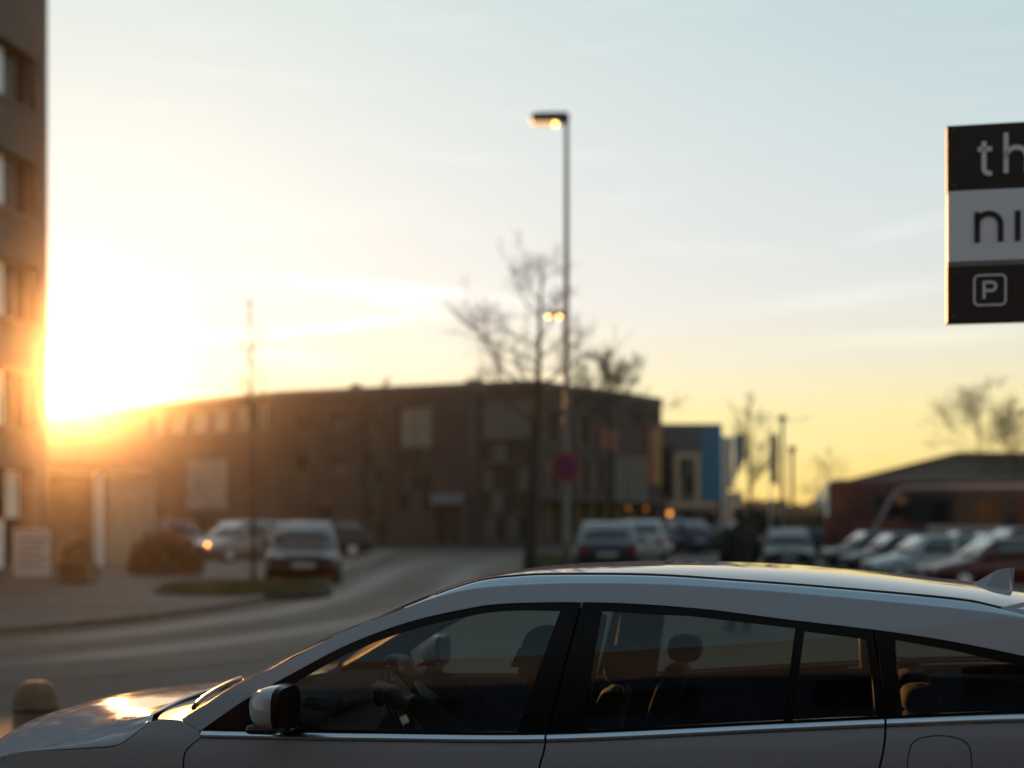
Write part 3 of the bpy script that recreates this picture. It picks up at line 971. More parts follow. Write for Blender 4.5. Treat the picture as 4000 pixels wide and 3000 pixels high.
# twin-arm lamp with a wide shallow dish and a slim post
dl = thing('twin_arm_lamp', 'tall lamp post with a wide shallow curved arm right of the banner flags', 'street lamp', (11.41, 60, gz(11.4, 60)))
zt = 5.75 - gz(11.4, 60)
MB().tube([(0, 0, 0), (0, 0, 2), (0, 0, zt)], [.10, .085, .07], 12).build('pole', M_steel, dl, smooth=True)
MB().tube([(-1.2 + .15 * i, 0, zt - .12 + .14 * abs(-1.2 + .15 * i) ** 2 / 1.44) for i in range(17)], [.012 + .012 * (1 - abs(i - 8) / 8) for i in range(17)], 8).build('arm', M_white, dl, smooth=True)
for sx in (-1, 1):
    MB().box((sx * 1.0 - .16, -.07, zt - .05), (sx * 1.0 + .16, .07, zt - .02)).build('lamp_head', M_white, dl, bevel=.01)
MB().lathe([(.02, zt + .12), (.15, zt + .10), (.18, zt), (.12, zt - .12)], 16).build('cap', M_darksteel, dl, smooth=True)
sp = thing('slim_post', 'slim grey post between the twin arm lamp and the coach', 'post', (11.82, 60, gz(11.8, 60)))
MB().tube([(0, 0, 0), (0, 0, 4.3 - gz(11.8, 60))], .075, 10).build('pole', M_steel, sp, smooth=True)
MB().box((-.13, -.12, 4.3 - gz(11.8, 60)), (.13, .16, 4.55 - gz(11.8, 60))).build('head', M_darksteel, sp, bevel=.03)


def flag(label, x, y, ztop, w, h, slant, c, name, wave=0.05):
    t = thing('banner_flag', label, 'flag', (x, y, gz(x, y)), 0, 'banner flags by the car park')
    zt = ztop - gz(x, y)
    MB().tube([(0, 0, 0), (0, 0, zt + .12)], [.045, .03], 10).build('pole', M_white, t, smooth=True)
    MB().tube([(0, 0, zt + .05), (w + .02, 0, zt + .05)], .015, 8).build('arm', M_white, t)
    rows = []
    for j in range(15):
        v = j / 14
        rows.append([(0.03 + w * i / 8, wave * math.sin(v * 7 + i * .6) * (0.3 + i / 8), zt + .03 - (h - slant * (i / 8)) * v) for i in range(9)])
    MB().grid(rows).build('cloth', mat(name, c, .8, var=.12, vscale=3), t, smooth=True, solid=.004)
    return t


flag('pale pink banner flag just right of the blue panel', 11.10, 75, 5.75, 0.50, 3.0, 0.3, (0.50, 0.38, 0.34), 'pale_pink_cloth')
flag('grey banner flag with slanted lower hem beside the pale pink one', 11.64, 74.6, 5.85, 0.58, 2.5, 1.3, (0.26, 0.25, 0.27), 'grey_cloth')
flag('narrow dark red banner flag near the twin arm lamp', 13.62, 75, 5.85, 0.36, 2.5, -0.2, (0.055, 0.018, 0.022), 'dark_red_cloth')

# stone bollard, low left
bo = thing('bollard', 'brown round topped stone bollard behind the bonnet of the silver car', 'bollard', (-3.18, 9.5, 0))
MB().lathe([(0, -.02), (.165, -.02), (.165, .02), (.150, .05), (.146, .38), (.136, .43), (.105, .475), (.06, .495), (0, .50)], 28).build('shaft', mat('brown_stone', (0.16, 0.10, 0.06), .85, var=.35, vscale=9, bump=.4), bo, smooth=True)
MB().lathe([(.1475, .30), (.152, .305), (.152, .335), (.1475, .34)], 28).build('band', mat('dull_bronze', (0.10, 0.06, 0.035), .5, .5), bo, smooth=True)

# notice board and planter at the left in front of the tower
nb_ = thing('notice_board', 'pale notice board on two posts in front of the tall brick building', 'board', (-10.55, 31.3, 0.11), R(4))
MB().box((-.40, -.03, .15), (.40, .03, 1.20)).build('panel', mat('pale_board', (0.55, 0.50, 0.47), .6, var=.1, vscale=5), nb_, bevel=.01)
for x in (-.44, .44):
    MB().box((x - .035, -.035, 0), (x + .035, .035, 1.28)).build('post', M_steel, nb_)
for z in (.11, 1.205):
    MB().box((-.402, -.036, z), (.402, .036, z + .038)).build('rail', M_steel, nb_)
for j in range(5):
    MB().box((-.32, -.034, .96 - .14 * j), (.32 - .08 * (j % 3), -.0305, 1.0 - .14 * j)).build('notice', M_frame, nb_)
pl_ = thing('planter', 'dark square planter with clipped shrub beside the notice board', 'planter', (-9.65, 31.6, 0.11))
MB().box((-.34, -.34, 0), (.34, .34, .48)).build('tub', mat('brown_tub', (0.10, 0.055, 0.03), .7, var=.2, vscale=5), pl_, bevel=.02)
rg = random.Random(5)
sh = MB()
for _ in range(900):
    a, b, r = rg.random() * 6.28, math.acos(rg.uniform(-.5, 1)), .36 * (.6 + .4 * rg.random())
    c = Vector((r * math.sin(b) * math.cos(a), r * math.sin(b) * math.sin(a), .62 + .9 * r * math.cos(b)))
    u = Vector((rg.gauss(0, 1), rg.gauss(0, 1), rg.gauss(0, 1))).normalized() * .03
    w = u.cross(Vector((rg.gauss(0, 1), rg.gauss(0, 1), rg.gauss(0, 1)))).normalized() * .02
    sh.add([c - u, c - w, c + u, c + w], [(0, 1, 2, 3)])
sh.build('shrub', M_hedge, pl_)
for k, (px, py, lab) in enumerate(((-13.4, 33.8, 'reddish brown clipped shrub at the foot of the tower, left of the notice board'), (-8.9, 36.5, 'reddish brown shrub right of the pale corner column'))):
    bu = thing('shrub', lab, 'shrub', (px, py, .1), 0, 'brown shrubs by the tower')
    sh = MB()
    for _ in range(2600):
        a, b, r = rg.random() * 6.28, math.acos(rg.uniform(-.2, 1)), .8 * (.55 + .45 * rg.random())
        c = Vector((1.25 * r * math.sin(b) * math.cos(a), .8 * r * math.sin(b) * math.sin(a), .15 + 1.3 * r * math.cos(b)))
        u = Vector((rg.gauss(0, 1), rg.gauss(0, 1), rg.gauss(0, 1))).normalized() * .06
        w = u.cross(Vector((rg.gauss(0, 1), rg.gauss(0, 1), rg.gauss(0, 1)))).normalized() * .04
        sh.add([c - u, c - w, c + u, c + w], [(0, 1, 2, 3)])
    sh.build('foliage', mat('beech_leaves', (0.13, 0.045, 0.02), .8, var=.4, vscale=3), bu)
    st = MB()
    for q in range(5):
        st.tube([(0, 0, -.05), (.3 * math.cos(q * 1.3), .25 * math.sin(q * 1.3), .7)], [.025, .012], 6)
    st.build('stem', M_bark, bu)

# ------------------------------------------------------------------ hotel pylon sign, upper right
sg = thing('pylon_sign', 'dark and white banded sign board with letters and a parking symbol, upper right', 'sign', (2.203, 7.2, 0), R(-12.5))
M_sdark = mat('sign_dark_brown', (0.030, 0.019, 0.016), 0.45, var=0.08, vscale=30)
M_swhite = mat('sign_white_face', (0.84, 0.81, 0.86), 0.4, var=0.03, vscale=20)
M_slet = mat('sign_letter_pale', (0.86, 0.80, 0.79), 0.4)
ZB, ZT, SW = 2.58, 3.576, 0.80
z1, z2, z3 = ZT - .333, ZT - .333 - .359, ZT - .333 - .359 - .02
MB().box((0, 0, z1 + .001), (SW, .10, ZT)).build('panel', M_sdark, sg, bevel=.004)
MB().box((0.002, -.004, z2), (SW - .002, .10, z1)).build('panel', M_swhite, sg, bevel=.004)
MB().box((0.002, .004, z3), (SW - .002, .098, z2 - .001)).build('joint', mat('sign_gap_shade', (0.26, 0.24, 0.25), .5), sg)  # grey colour stands in for shade in the gap between panels
MB().box((0, 0, ZB), (SW, .10, z3 - .001)).build('panel', M_sdark, sg, bevel=.004)
MB().box((.52, .03, 0), (.60, .095, ZB - .001)).build('post', M_darksteel, sg, bevel=.005)
MB().box((.40, -.06, 0), (.72, .18, .02)).build('foot_plate', M_darksteel, sg)


def stroke(pts, w, y0, y1):
    """flat ribbon of width w along a 2-d polyline (x, z)"""
    m = MB()
    n = len(pts)
    L, Rr = [], []
    for i, p in enumerate(pts):
        a, b = pts[max(i - 1, 0)], pts[min(i + 1, n - 1)]
        dx, dz = b[0] - a[0], b[1] - a[1]
        l = math.hypot(dx, dz)
        L.append((p[0] - dz / l * w / 2, p[1] + dx / l * w / 2)); Rr.append((p[0] + dz / l * w / 2, p[1] - dx / l * w / 2))
    for i in range(n - 1):
        q = [L[i], L[i + 1], Rr[i + 1], Rr[i]]
        m.add([(x, y0, z) for x, z in q] + [(x, y1, z) for x, z in q], [(0, 1, 2, 3), (7, 6, 5, 4), (0, 4, 5, 1), (1, 5, 6, 2), (2, 6, 7, 3), (3, 7, 4, 0)])
    return m


def glyph(strokes, x, z, s, w, matl, y):
    m = MB()
    for pts in strokes:
        q = stroke([(x + a * s, z + b * s) for a, b in pts], w, y - .006, y - .0005)
        m.add(q.v, q.f)
    return m.build('letter', matl, sg)


def arc(cx, cz, r, a0, a1, n=14, rx=None):
    rx = rx or r
    return [(cx + rx * math.cos(R(a0 + (a1 - a0) * i / n)), cz + r * math.sin(R(a0 + (a1 - a0) * i / n))) for i in range(n + 1)]


for bx in (.035, SW - .035):
    for bz_ in (ZT - .03, z1 + .03, z2 - .05, ZB + .03):
        MB().lathe([(0, .004), (.006, .003), (.007, 0)], 10, Matrix.Translation((bx, -.0005, bz_)) @ Matrix.Rotation(R(90), 4, 'X')).build('bolt', M_steel, sg)
# letter outlines in units of the x-height
G_t = [[(.22, 1.22), (.22, .22)] + arc(.42, .22, .20, 180, 275)[1:] + [(.50, .03)], [(0.0, .93), (.50, .93)]]
G_h = [[(0, 1.5), (0, 0)], [(0.0, .50)] + arc(.36, .56, .38, 165, 0)[0:] + [(.74, 0)]]
G_n = [[(0, 1.0), (0, 0)], [(0.0, .50)] + arc(.36, .56, .38, 165, 0)[0:] + [(.74, 0)]]
G_i = [[(0, 1.0), (0, 0)]]
G_e = [[(.02, .5), (.78, .5)] + arc(.40, .5, .44, 0, 310, 24, .38)[1:]]
G_u = [[(0, 1.0), (0, .42)] + arc(.36, .42, .38, 180, 345)[1:], [(.74, 1.0), (.74, 0)]]
zt0 = ZT - .333 + .078           # foot of the upper word
glyph(G_t, .148, zt0, .135, .024, M_slet, 0)
glyph(G_h, .283, zt0, .135, .024, M_slet, 0)
glyph(G_e, .455, zt0, .135, .024, M_slet, 0)
zn0 = z2 + .095
glyph(G_n, .144, zn0, .152, .026, M_sdark, -.004)
glyph(G_i, .338, zn0, .152, .026, M_sdark, -.004)
glyph(G_u, .440, zn0, .152, .026, M_sdark, -.004)
# parking symbol: rounded frame and a P
px0, pz0, ps, pr_ = .131, ZB + .082, .150, .022
fr = arc(px0 + ps - pr_, pz0 + ps - pr_, pr_, 90, 0, 5) + arc(px0 + ps - pr_, pz0 + pr_, pr_, 0, -90, 5) + arc(px0 + pr_, pz0 + pr_, pr_, -90, -180, 5) + arc(px0 + pr_, pz0 + ps - pr_, pr_, 180, 90, 5)
fr.append(fr[0])
m = stroke(fr, .009, -.006, -.0005)
m.build('symbol_frame', M_slet, sg)
glyph([[(0, 1), (0, 0)], [(0, .94)] + [(.40, .94)] + arc(.40, .70, .24, 90, -90, 12)[1:] + [(0, .46)]], px0 + .047, pz0 + .032, .088, .013, M_slet, 0)

# ------------------------------------------------------------------ the silver estate car in the foreground
# local axes: x to the rear, -y towards the camera side, z up
car = thing('estate_car', 'silver grey estate car with roof rails passing close in front of the camera', 'car', (0.1871, 5.4803, 0), R(-12))
W_lo = spline1([0.15, 0.22, 0.35, 0.55, 0.68, 0.77, 0.82, 0.85, 0.868], [0.13, 0.09, 0.045, 0.016, 0.014, 0.001, -0.002, -0.001, 0.002])


belt = spline1([-1.6, -1.25, -1.069, -0.479, 0.113, 0.859, 1.173, 1.573, 2.05], [0.864, 0.866, 0.867, 0.876, 0.892, 0.949, 0.973, 0.998, 1.012])


def w_of(z):
    if z <= 0.868: return W_lo(z)
    t = z - 0.868
    return 0.002 + 0.30 * t + 0.22 * t * t


def half(s):
    h = 0.90
    if s < -1.0: h -= 0.20 * ((-1.0 - s) / 1.25) ** 2.3
    if s > 1.1: h -= 0.13 * ((s - 1.1) / 1.2) ** 2.0
    return h


def ys_(s, z):
    return half(s) - w_of(z - (.001 + .0404 * s + .0185 * s * s))


def inside(p, poly):
    x, y = p
    c = False
    n = len(poly)
    for i in range(n):
        x1, y1 = poly[i]
        x2, y2 = poly[(i + 1) % n]
        if (y1 > y) != (y2 > y) and x < (x2 - x1) * (y - y1) / (y2 - y1) + x1:
            c = not c
    return c


def dens(poly, res):
    out = []
    for a, b in zip(poly, poly[1:] + poly[:1]):
        L = math.dist(a, b)
        k = max(1, int(round(L / res)))
        out += [(a[0] + (b[0] - a[0]) * i / k, a[1] + (b[1] - a[1]) * i / k) for i in range(k)]
    return out


def patch2d(outer, holes, res):
    loops = [dens(outer, res)] + [dens(h, res) for h in holes]
    pts, edges = [], []
    for lp in loops:
        b = len(pts)
        pts += lp
        edges += [(b + i, b + (i + 1) % len(lp)) for i in range(len(lp))]
    border = list(pts)
    x0, x1 = min(p[0] for p in outer), max(p[0] for p in outer)
    z0, z1 = min(p[1] for p in outer), max(p[1] for p in outer)
    cell = {}
    for p in border:
        cell.setdefault((int(p[0] / res), int(p[1] / res)), []).append(p)
    i = x0 + res * .5
    while i < x1:
        j = z0 + res * .5
        while j < z1:
            p = (i, j)
            if inside(p, outer) and not any(inside(p, h) for h in holes):
                ci, cj = int(i / res), int(j / res)
                ok = True
                for a in (-1, 0, 1):
                    for b in (-1, 0, 1):
                        for q in cell.get((ci + a, cj + b), ()):
                            if (q[0] - i) ** 2 + (q[1] - j) ** 2 < (res * .55) ** 2: ok = False
                if ok: pts.append(p)
            j += res
        i += res
    r = delaunay_2d_cdt([Vector(p) for p in pts], edges, [], 0, 1e-6)
    vs, fs = r[0], r[2]
    keep = []
    for f in fs:
        c = (sum(vs[k][0] for k in f) / 3, sum(vs[k][1] for k in f) / 3)
        if inside(c, outer) and not any(inside(c, h) for h in holes): keep.append(tuple(f))
    return [(v[0], v[1]) for v in vs], keep


PATCH = {}


def side_patch(name, outer, holes, matl, parent, side, off=0.0, res=0.05, solid=0.006, key=None):
    k = key or name
    if k not in PATCH: PATCH[k] = patch2d(outer, holes, res)
    vs, fs = PATCH[k]
    n0 = len(vs)
    P = [(s, side * (ys_(s, z) - off), z) for s, z in vs]
    N = []
    for s, z in vs:
        e = .004
        N.append(Vector((-(ys_(s + e, z) - ys_(s - e, z)) / (2 * e), side, -(ys_(s, z + e) - ys_(s, z - e)) / (2 * e))).normalized())
    F_all = [f if side < 0 else f[::-1] for f in fs]
    # orientation: outward is towards side * y
    if F_all:
        a_, b_, c_ = (Vector(P[i]) for i in F_all[0])
        if (b_ - a_).cross(c_ - a_).y * side < 0: F_all = [f[::-1] for f in F_all]
    if solid:
        cnt = {}
        for f in F_all:
            for i in range(3):
                e = (f[i], f[(i + 1) % 3])
                cnt[e] = cnt.get(e, 0) + 1
        for (i, j) in [e for e in cnt if (e[1], e[0]) not in cnt]:
            A_, B_ = Vector(P[i]), Vector(P[j])
            d = B_ - A_
            nn = Vector((d.z, 0, -d.x)) if side < 0 else Vector((-d.z, 0, d.x))
            nn = d.cross(N[i]).normalized()
            q0 = len(P)
            ins = [Vector((p.x, p.y - side * solid, p.z)) for p in (A_, B_)]
            P += [tuple(A_), tuple(B_), tuple(ins[1]), tuple(ins[0])]
            N += [nn] * 4
            F_all.append((q0 + 1, q0, q0 + 3, q0 + 2))
    me = bpy.data.meshes.new(name)
    me.from_pydata(P, [], F_all)
    me.materials.append(matl)
    for p in me.polygons: p.use_smooth = True
    me.normals_split_custom_set_from_vertices([tuple(n) for n in N])
    o = bpy.data.objects.new(name, me)
    link(o, parent)
    return o


OPEN = crom([(-1.086, .869), (-.935, .977), (-.771, 1.070), (-.599, 1.162), (-.403, 1.237), (-.206, 1.285), (-.048, 1.307), (.276, 1.314), (.581, 1.300),
             (.879, 1.269), (1.168, 1.240), (1.378, 1.211), (1.591, 1.170), (1.78, 1.122), (1.90, 1.068), (1.945, 1.016)], 5)
EDGE = crom([(-1.162, .905), (-.965, 1.025), (-.789, 1.113), (-.623, 1.200), (-.399, 1.290), (-.299, 1.324), (-.146, 1.355), (.094, 1.370), (.42, 1.372), (.727, 1.358),
             (1.017, 1.338), (1.388, 1.308), (1.583, 1.282), (1.80, 1.238), (1.96, 1.175), (2.05, 1.09), (2.09, 1.005)], 5)
zcut = spline1([-2.15, -2.05, -1.895, -1.702, -1.5, -1.39, -1.33, -1.276], [.62, .69, .75, .776, .797, .812, .850, .898])


def bline(s0, s1, n=14, dz=0.0):
    return [(s0 + (s1 - s0) * i / n, belt(s0 + (s1 - s0) * i / n) + dz) for i in range(n + 1)]


FAX, RAX, WR = -1.52, 1.24, 0.325


def arch(ax, r, a0, a1, n=12):
    return [(ax + r * math.cos(R(a0 + (a1 - a0) * i / n)), .325 + r * math.sin(R(a0 + (a1 - a0) * i / n))) for i in range(n + 1)]


G = 0.0035
fd_front = crom([(-1.077, .849), (-1.11, .825), (-1.136, .796), (-1.145, .743), (-1.15, .60), (-1.14, .42), (-1.11, .30)], 3)       # door shut line, top to bottom
b_cut = crom([(.110, .871), (.102, .83), (.090, .789), (.070, .65), (.060, .45), (.062, .30)], 3)
r_cut = crom([(1.170, .952), (1.166, .90), (1.152, .828), (1.12, .73), (1.02, .61), (.89, .52), (.82, .42), (.81, .30)], 3)
DEPTH = 0.018
for side in (-1, 1):
    # painted frame above the belt: windscreen pillar, cant rail, rear pillar
    side_patch('side_frame', EDGE + [(1.95, 1.010)] + OPEN[::-1], [], M_paint, car, side, 0.0, .03)
    # front wing
    top = [(-1.85 + .57 * i / 14, zcut(-1.85 + .57 * i / 14) - G) for i in range(15)]
    wing = top + [(-1.235, .903), (-1.166, .902), (-1.095, .872), (-1.080, .856)] + [(s - G, z) for s, z in fd_front] + [(-1.14, .30)] + arch(FAX, .365, 0, 180, 16)[1:] + [(-1.95, .42), (-2.0, .58), (-1.95, .67)]
    side_patch('front_wing', wing, [], M_paint, car, side, 0.0, .045)
    # doors
    d1 = side_patch('door', bline(-1.077 + G, .110 - G, 16, -.021) + [(s - G, z) for s, z in b_cut[1:]] + [(s + G, z) for s, z in fd_front[::-1][:-1]], [], M_paint, car, side, 0.0, .045, key='front_door')
    d2 = side_patch('door', bline(.110 + G, 1.170 - G, 16, -.021) + [(s - G, z) for s, z in r_cut[1:]] + [(s + G, z) for s, z in b_cut[::-1][:-1]], [], M_paint, car, side, 0.0, .045, key='rear_door')
    flap = crom([(1.229, .745), (1.232, .831), (1.248, .908), (1.302, .931), (1.37, .930), (1.415, .906), (1.426, .838), (1.425, .745), (1.40, .692), (1.33, .677), (1.252, .692), (1.229, .745)], 5)[:-1]
    flap_in = [(1.328 + (s - 1.328) * .966, .803 + (z - .803) * .974) for s, z in flap]
    quarter = bline(1.170 + G, 2.04, 12, -.021) + [(2.085, .985), (2.10, .80), (2.09, .62), (2.0, .60), (1.80, .45)] + arch(RAX, .37, 10, 172, 16) + [(s + G, z) for s, z in r_cut[:-3][::-1]]
    qp = side_patch('rear_wing', quarter, [flap] if side < 0 else [], M_paint, car, side, 0.0, .04, key='rear_wing%d' % side)
    if side < 0:
        side_patch('fuel_flap', flap_in, [], M_paint, car, side, 0.0, .03)
    # chrome strip along the window sills, one length per door
    for par, s0, s1 in ((d1, -1.08, .110 - G), (d2, .110 + G, 1.170 - G), (qp, 1.170 + G, 1.99)):
        prm = [(.004, .002), (.0035, -.0025), (-.002, -.0065), (-.009, -.0085), (-.0155, -.0075), (-.0185, -.002)]
        rows = []
        for i in range(25):
            sx = s0 + (s1 - s0) * i / 24
            rows.append([(sx, side * (ys_(sx, belt(sx) + dz) - off), belt(sx) + dz) for dz, off in prm])
        MB().grid(rows).build('sill_trim', M_chrome, par, smooth=True)
    # window glass
    gl_f = bline(-.84, .012, 10, .012) + crom([(.129, 1.284), (-.05, 1.282), (-.206, 1.259), (-.39, 1.212), (-.585, 1.137), (-.74, 1.052), (-.84, .985)], 4)
    gl_r = bline(.227, .861, 8, .012) + [(.897, 1.242), (.58, 1.273), (.27, 1.286)]
    gl_q = bline(.891, 1.148, 4, .012) + [(1.115, 1.213), (.926, 1.233)]
    gl_c = bline(1.205, 1.80, 8, .012) + [(1.75, 1.075), (1.57, 1.142), (1.38, 1.184), (1.205, 1.212)]
    side_patch('window_glass', gl_f, [], M_glass, d1, side, .006, .06, solid=0, key='glf')
    side_patch('window_glass', gl_r, [], M_glassr, d2, side, .006, .06, solid=0, key='glr')
    side_patch('quarter_light', gl_q, [], M_glassr, d2, side, .006, .06, solid=0, key='glq')
    side_patch('quarter_glass', gl_c, [], M_glassr, car, side, .006, .06, solid=0, key='glc')
    # black window surround: front door, rear door, rear pillar (shut lines between them)
    bot = lambda s0, s1: bline(s0, s1, 10, .003)
    cutf = lambda z: .114 + (z - .891) * .202
    cutr = lambda z: 1.174 - (z - .979) * .132
    i1 = [p for p in OPEN if p[0] < cutf(p[1]) - G]
    i2 = [p for p in OPEN if cutf(p[1]) + G < p[0] < cutr(p[1]) - G]
    i3 = [p for p in OPEN if p[0] > cutr(p[1]) + G]
    side_patch('window_surround', bot(-1.07, .114 - G) + [(cutf(1.311) - G, 1.311)] + i1[::-1], [gl_f], M_gloss, d1, side, .004, .03, solid=.02, key='srf')
    side_patch('window_surround', bot(.114 + G, 1.172 - G) + [(cutr(1.241) - G, 1.241)] + i2[::-1] + [(cutf(1.311) + G, 1.311)], [gl_r, gl_q], M_gloss, d2, side, .004, .03, solid=.02, key='srr')
    side_patch('window_surround', bot(1.172 + G, 1.93) + i3[::-1] + [(cutr(1.239) + G, 1.239)], [gl_c], M_gloss, car, side, .004, .03, solid=.02, key='src')
    # dark inner shell behind the shut lines, sill
    shell = bline(-1.25, 2.02, 20, -.03) + [(2.02, .65), (1.75, .45)] + arch(RAX, .40, 10, 170, 12) + [(.75, .24), (-1.0, .24)] + arch(FAX, .40, 10, 120, 10) + [(-1.65, .74), (-1.42, .77)]
    side_patch('inner_shell', shell, [], M_liner, car, side, .022, .08, solid=.01)
    side_patch('sill', [(-1.06, .297), (.82, .297), (.86, .20), (-1.03, .20)], [], M_black, car, side, -.004, .06)
    # head lamp and tail lamp
    side_patch('headlight', [(-1.857, .748), (-1.92, .738), (-2.02, .70), (-2.10, .655), (-2.13, .62), (-2.06, .60), (-2.0, .59), (-1.955, .675)], [], M_lampglass, car, side, -.002, .03)
    side_patch('taillight', [(1.92, .965), (2.08, .975), (2.095, .82), (2.02, .80), (1.94, .86)], [], M_tail, car, side, -.006, .03)
    # roof rail
    rp_ = crom([(-.42, 1.286), (-.34, 1.318), (-.24, 1.355), (-.146, 1.381), (-.03, 1.394), (.094, 1.400), (.42, 1.401), (.727, 1.385), (1.017, 1.366), (1.388, 1.336), (1.51, 1.314), (1.60, 1.289)], 5)
    rr_ = MB()
    rows = []
    nrp = len(rp_)
    for i, (s, z) in enumerate(rp_):
        f = min(1, i / 5, (nrp - 1 - i) / 5)
        yc = side * (ys_(s, z) - .028)
        hwid = .010 + .013 * f
        hh = .012 + .022 * f
        sg_ = -side
        pr = [(-1.55, -hh - .03), (-1.5, -hh), (-1.2, -hh * .72), (-.45, -hh * .14), (-.05, 0), (.6, -.002), (1.1, -hh * .5), (1.15, -hh - .03)]
        pr = [(a * hwid * sg_, b) for a, b in pr]
        rows.append([(s, yc + a, z + b) for a, b in pr])
    rr_.grid(rows).build('roof_rail', M_rail, car, smooth=True, bevel=0)
    dr_ = []
    for (s, z) in rp_[6:-4]:
        yo = ys_(s, z) - .028
        dr_.append([(s, side * (yo - .012), z - .006), (s, side * (yo - .022), z + .006), (s, side * (yo - .045), z + .007), (s, side * (yo - .055), z - .03)])
    MB().grid(dr_).build('rail_shade_strip', M_gloss, car, smooth=True)  # dark strip stands in for the dark reflection along the roof rail

# lofted top: every row runs across the car from edge to edge
def loft(name, keys, matl, n=6, nt=15, p=2.2, solid=.006, trim=1.0):
    rows = []
    for (se, ze, scn, zc) in crom(keys, n):
        row = []
        for k in range(-nt, nt + 1):
            t = k / nt
            ye = ys_(se, ze) * trim
            row.append((scn + (se - scn) * t * t, ye * t, zc + (ze - zc) * abs(t) ** p))
        rows.append(row)
    return MB().grid(rows).build(name, matl, car, smooth=True, solid=solid)


ws = loft('windscreen', [(-1.150, .903, -1.34, .898), (-.960, 1.023, -1.075, 1.035), (-.784, 1.111, -.895, 1.127), (-.618, 1.198, -.715, 1.203), (-.394, 1.288, -.50, 1.293), (-.345, 1.306, -.425, 1.322)], M_glassw, trim=.995, solid=0)
loft('roof', [(-.339, 1.309, -.418, 1.325), (-.27, 1.332, -.33, 1.356), (-.146, 1.355, -.20, 1.387), (.094, 1.370, .016, 1.411), (.42, 1.372, .42, 1.424), (.727, 1.358, .727, 1.419), (1.017, 1.338, 1.06, 1.401), (1.388, 1.308, 1.45, 1.362), (1.583, 1.282, 1.66, 1.337), (1.80, 1.238, 1.92, 1.297)], M_paint, nt=30, p=3.7)
loft('headliner', [(-.29, 1.285, -.36, 1.31), (.094, 1.33, .016, 1.372), (.727, 1.315, .727, 1.375), (1.388, 1.265, 1.45, 1.32), (1.70, 1.20, 1.80, 1.27)], M_trim, trim=.97)
loft('rear_screen', [(1.805, 1.236, 1.925, 1.295), (1.96, 1.175, 2.09, 1.20), (2.05, 1.09, 2.18, 1.09), (2.09, 1.01, 2.23, 1.0)], M_glassr, trim=.99, solid=0)
tg = loft('tailgate', [(2.092, 1.005, 2.232, .995), (2.115, .8, 2.27, .8), (2.11, .62, 2.26, .62)], M_paint)
rbp = loft('rear_bumper', [(2.11, .612, 2.28, .612), (2.13, .5, 2.30, .5), (2.12, .35, 2.29, .35), (2.05, .24, 2.22, .24)], M_paint)
MB().box((2.268, -.26, .66), (2.276, .26, .77)).build('number_plate', M_white, tg)

# bonnet: crowned top that rolls over into the side above the wing
zc_b = spline1([-2.12, -2.02, -1.91, -1.73, -1.58, -1.42, -1.28], [.62, .737, .797, .846, .868, .880, .890])
ze_b = spline1([-2.12, -2.02, -1.91, -1.73, -1.58, -1.42, -1.28], [.60, .690, .735, .785, .822, .862, .898])
rows = []
for i in range(41):
    se = -2.10 + .82 * i / 40
    zc_, ze_, zk = zc_b(se), ze_b(se), zcut(se)
    hwd = ys_(se, zk)
    zk = min(zk, ze_ - .004)
    half_pts = crom([(0, zc_ + .004), (.26, zc_ + .002), (.44, zc_ + (ze_ - zc_) * .18), (.60, zc_ + (ze_ - zc_) * .52), (hwd - .12, ze_ + .004), (hwd - .055, ze_ - .012), (hwd - .012, ze_ + (zk - ze_) * .6), (hwd, zk)], 4)
    row = [(se - .17 * (1 - min(1, y / hwd) ** 2), -y, z) for y, z in half_pts[::-1]] + [(se - .17 * (1 - min(1, y / hwd) ** 2), y, z) for y, z in half_pts[1:]]
    rows.append(row)
MB().grid(rows).build('bonnet', M_paint, car, smooth=True, solid=.006)
# cowl and wipers between bonnet and windscreen
rows = []
for k in range(-12, 13):
    t = k / 12
    rows.append([(-1.285 - .172 * (1 - t * t), .80 * t, .880 + .012 * t * t), (-1.20 - .17 * (1 - t * t), .80 * t, .876 + .012 * t * t), (-1.13 - .175 * (1 - t * t), .80 * t, .893 + .012 * t * t)])
MB().grid(rows).build('cowl', M_black, car, smooth=True)
for y0, y1 in ((-.70, -.08), (.0, .62)):
    pts = []
    for i in range(9):
        f = i / 8
        y = y0 + (y1 - y0) * f
        tt = y / .84
        pts.append((-1.345 + .19 * tt * tt + .05 * f + .015, y, .92 + .034 * f))
    MB().tube(pts, .009, 6).build('wiper', M_black, car, smooth=True)
# nose: bumper, grille
rows = []
for j in range(9):
    z = .24 + .37 * j / 8
    bul = .05 * math.sin(math.pi * (j / 8))
    rows.append([(-2.23 - bul + (.27 + .0) * abs(t) ** 3.0, t * (.765 + .02 * math.sin(math.pi * j / 8)), z) for t in [k / 14 for k in range(-14, 15)]])
fb = MB().grid(rows).build('front_bumper', M_paint, car, smooth=True, solid=.01)
MB().box((-2.302, -.42, .40), (-2.275, .42, .56)).build('grille', M_black, fb)
MB().box((-2.31, -.26, .33), (-2.29, .26, .44)).build('number_plate', M_white, fb)

# aerial fin
fin = MB()
fv = [(1.510, 0, 1.350), (1.56, .016, 1.344), (1.645, .022, 1.334), (1.66, .0, 1.332), (1.645, -.022, 1.334), (1.56, -.016, 1.344), (1.606, 0, 1.408), (1.645, 0, 1.416), (1.668, 0, 1.416)]
fin.add(fv, [(0, 1, 6), (1, 2, 7, 6), (2, 3, 8, 7), (3, 4, 7, 8), (4, 5, 6, 7), (5, 0, 6)])
fin.build('aerial_fin', M_paint, car, bevel=.004, smooth=False)

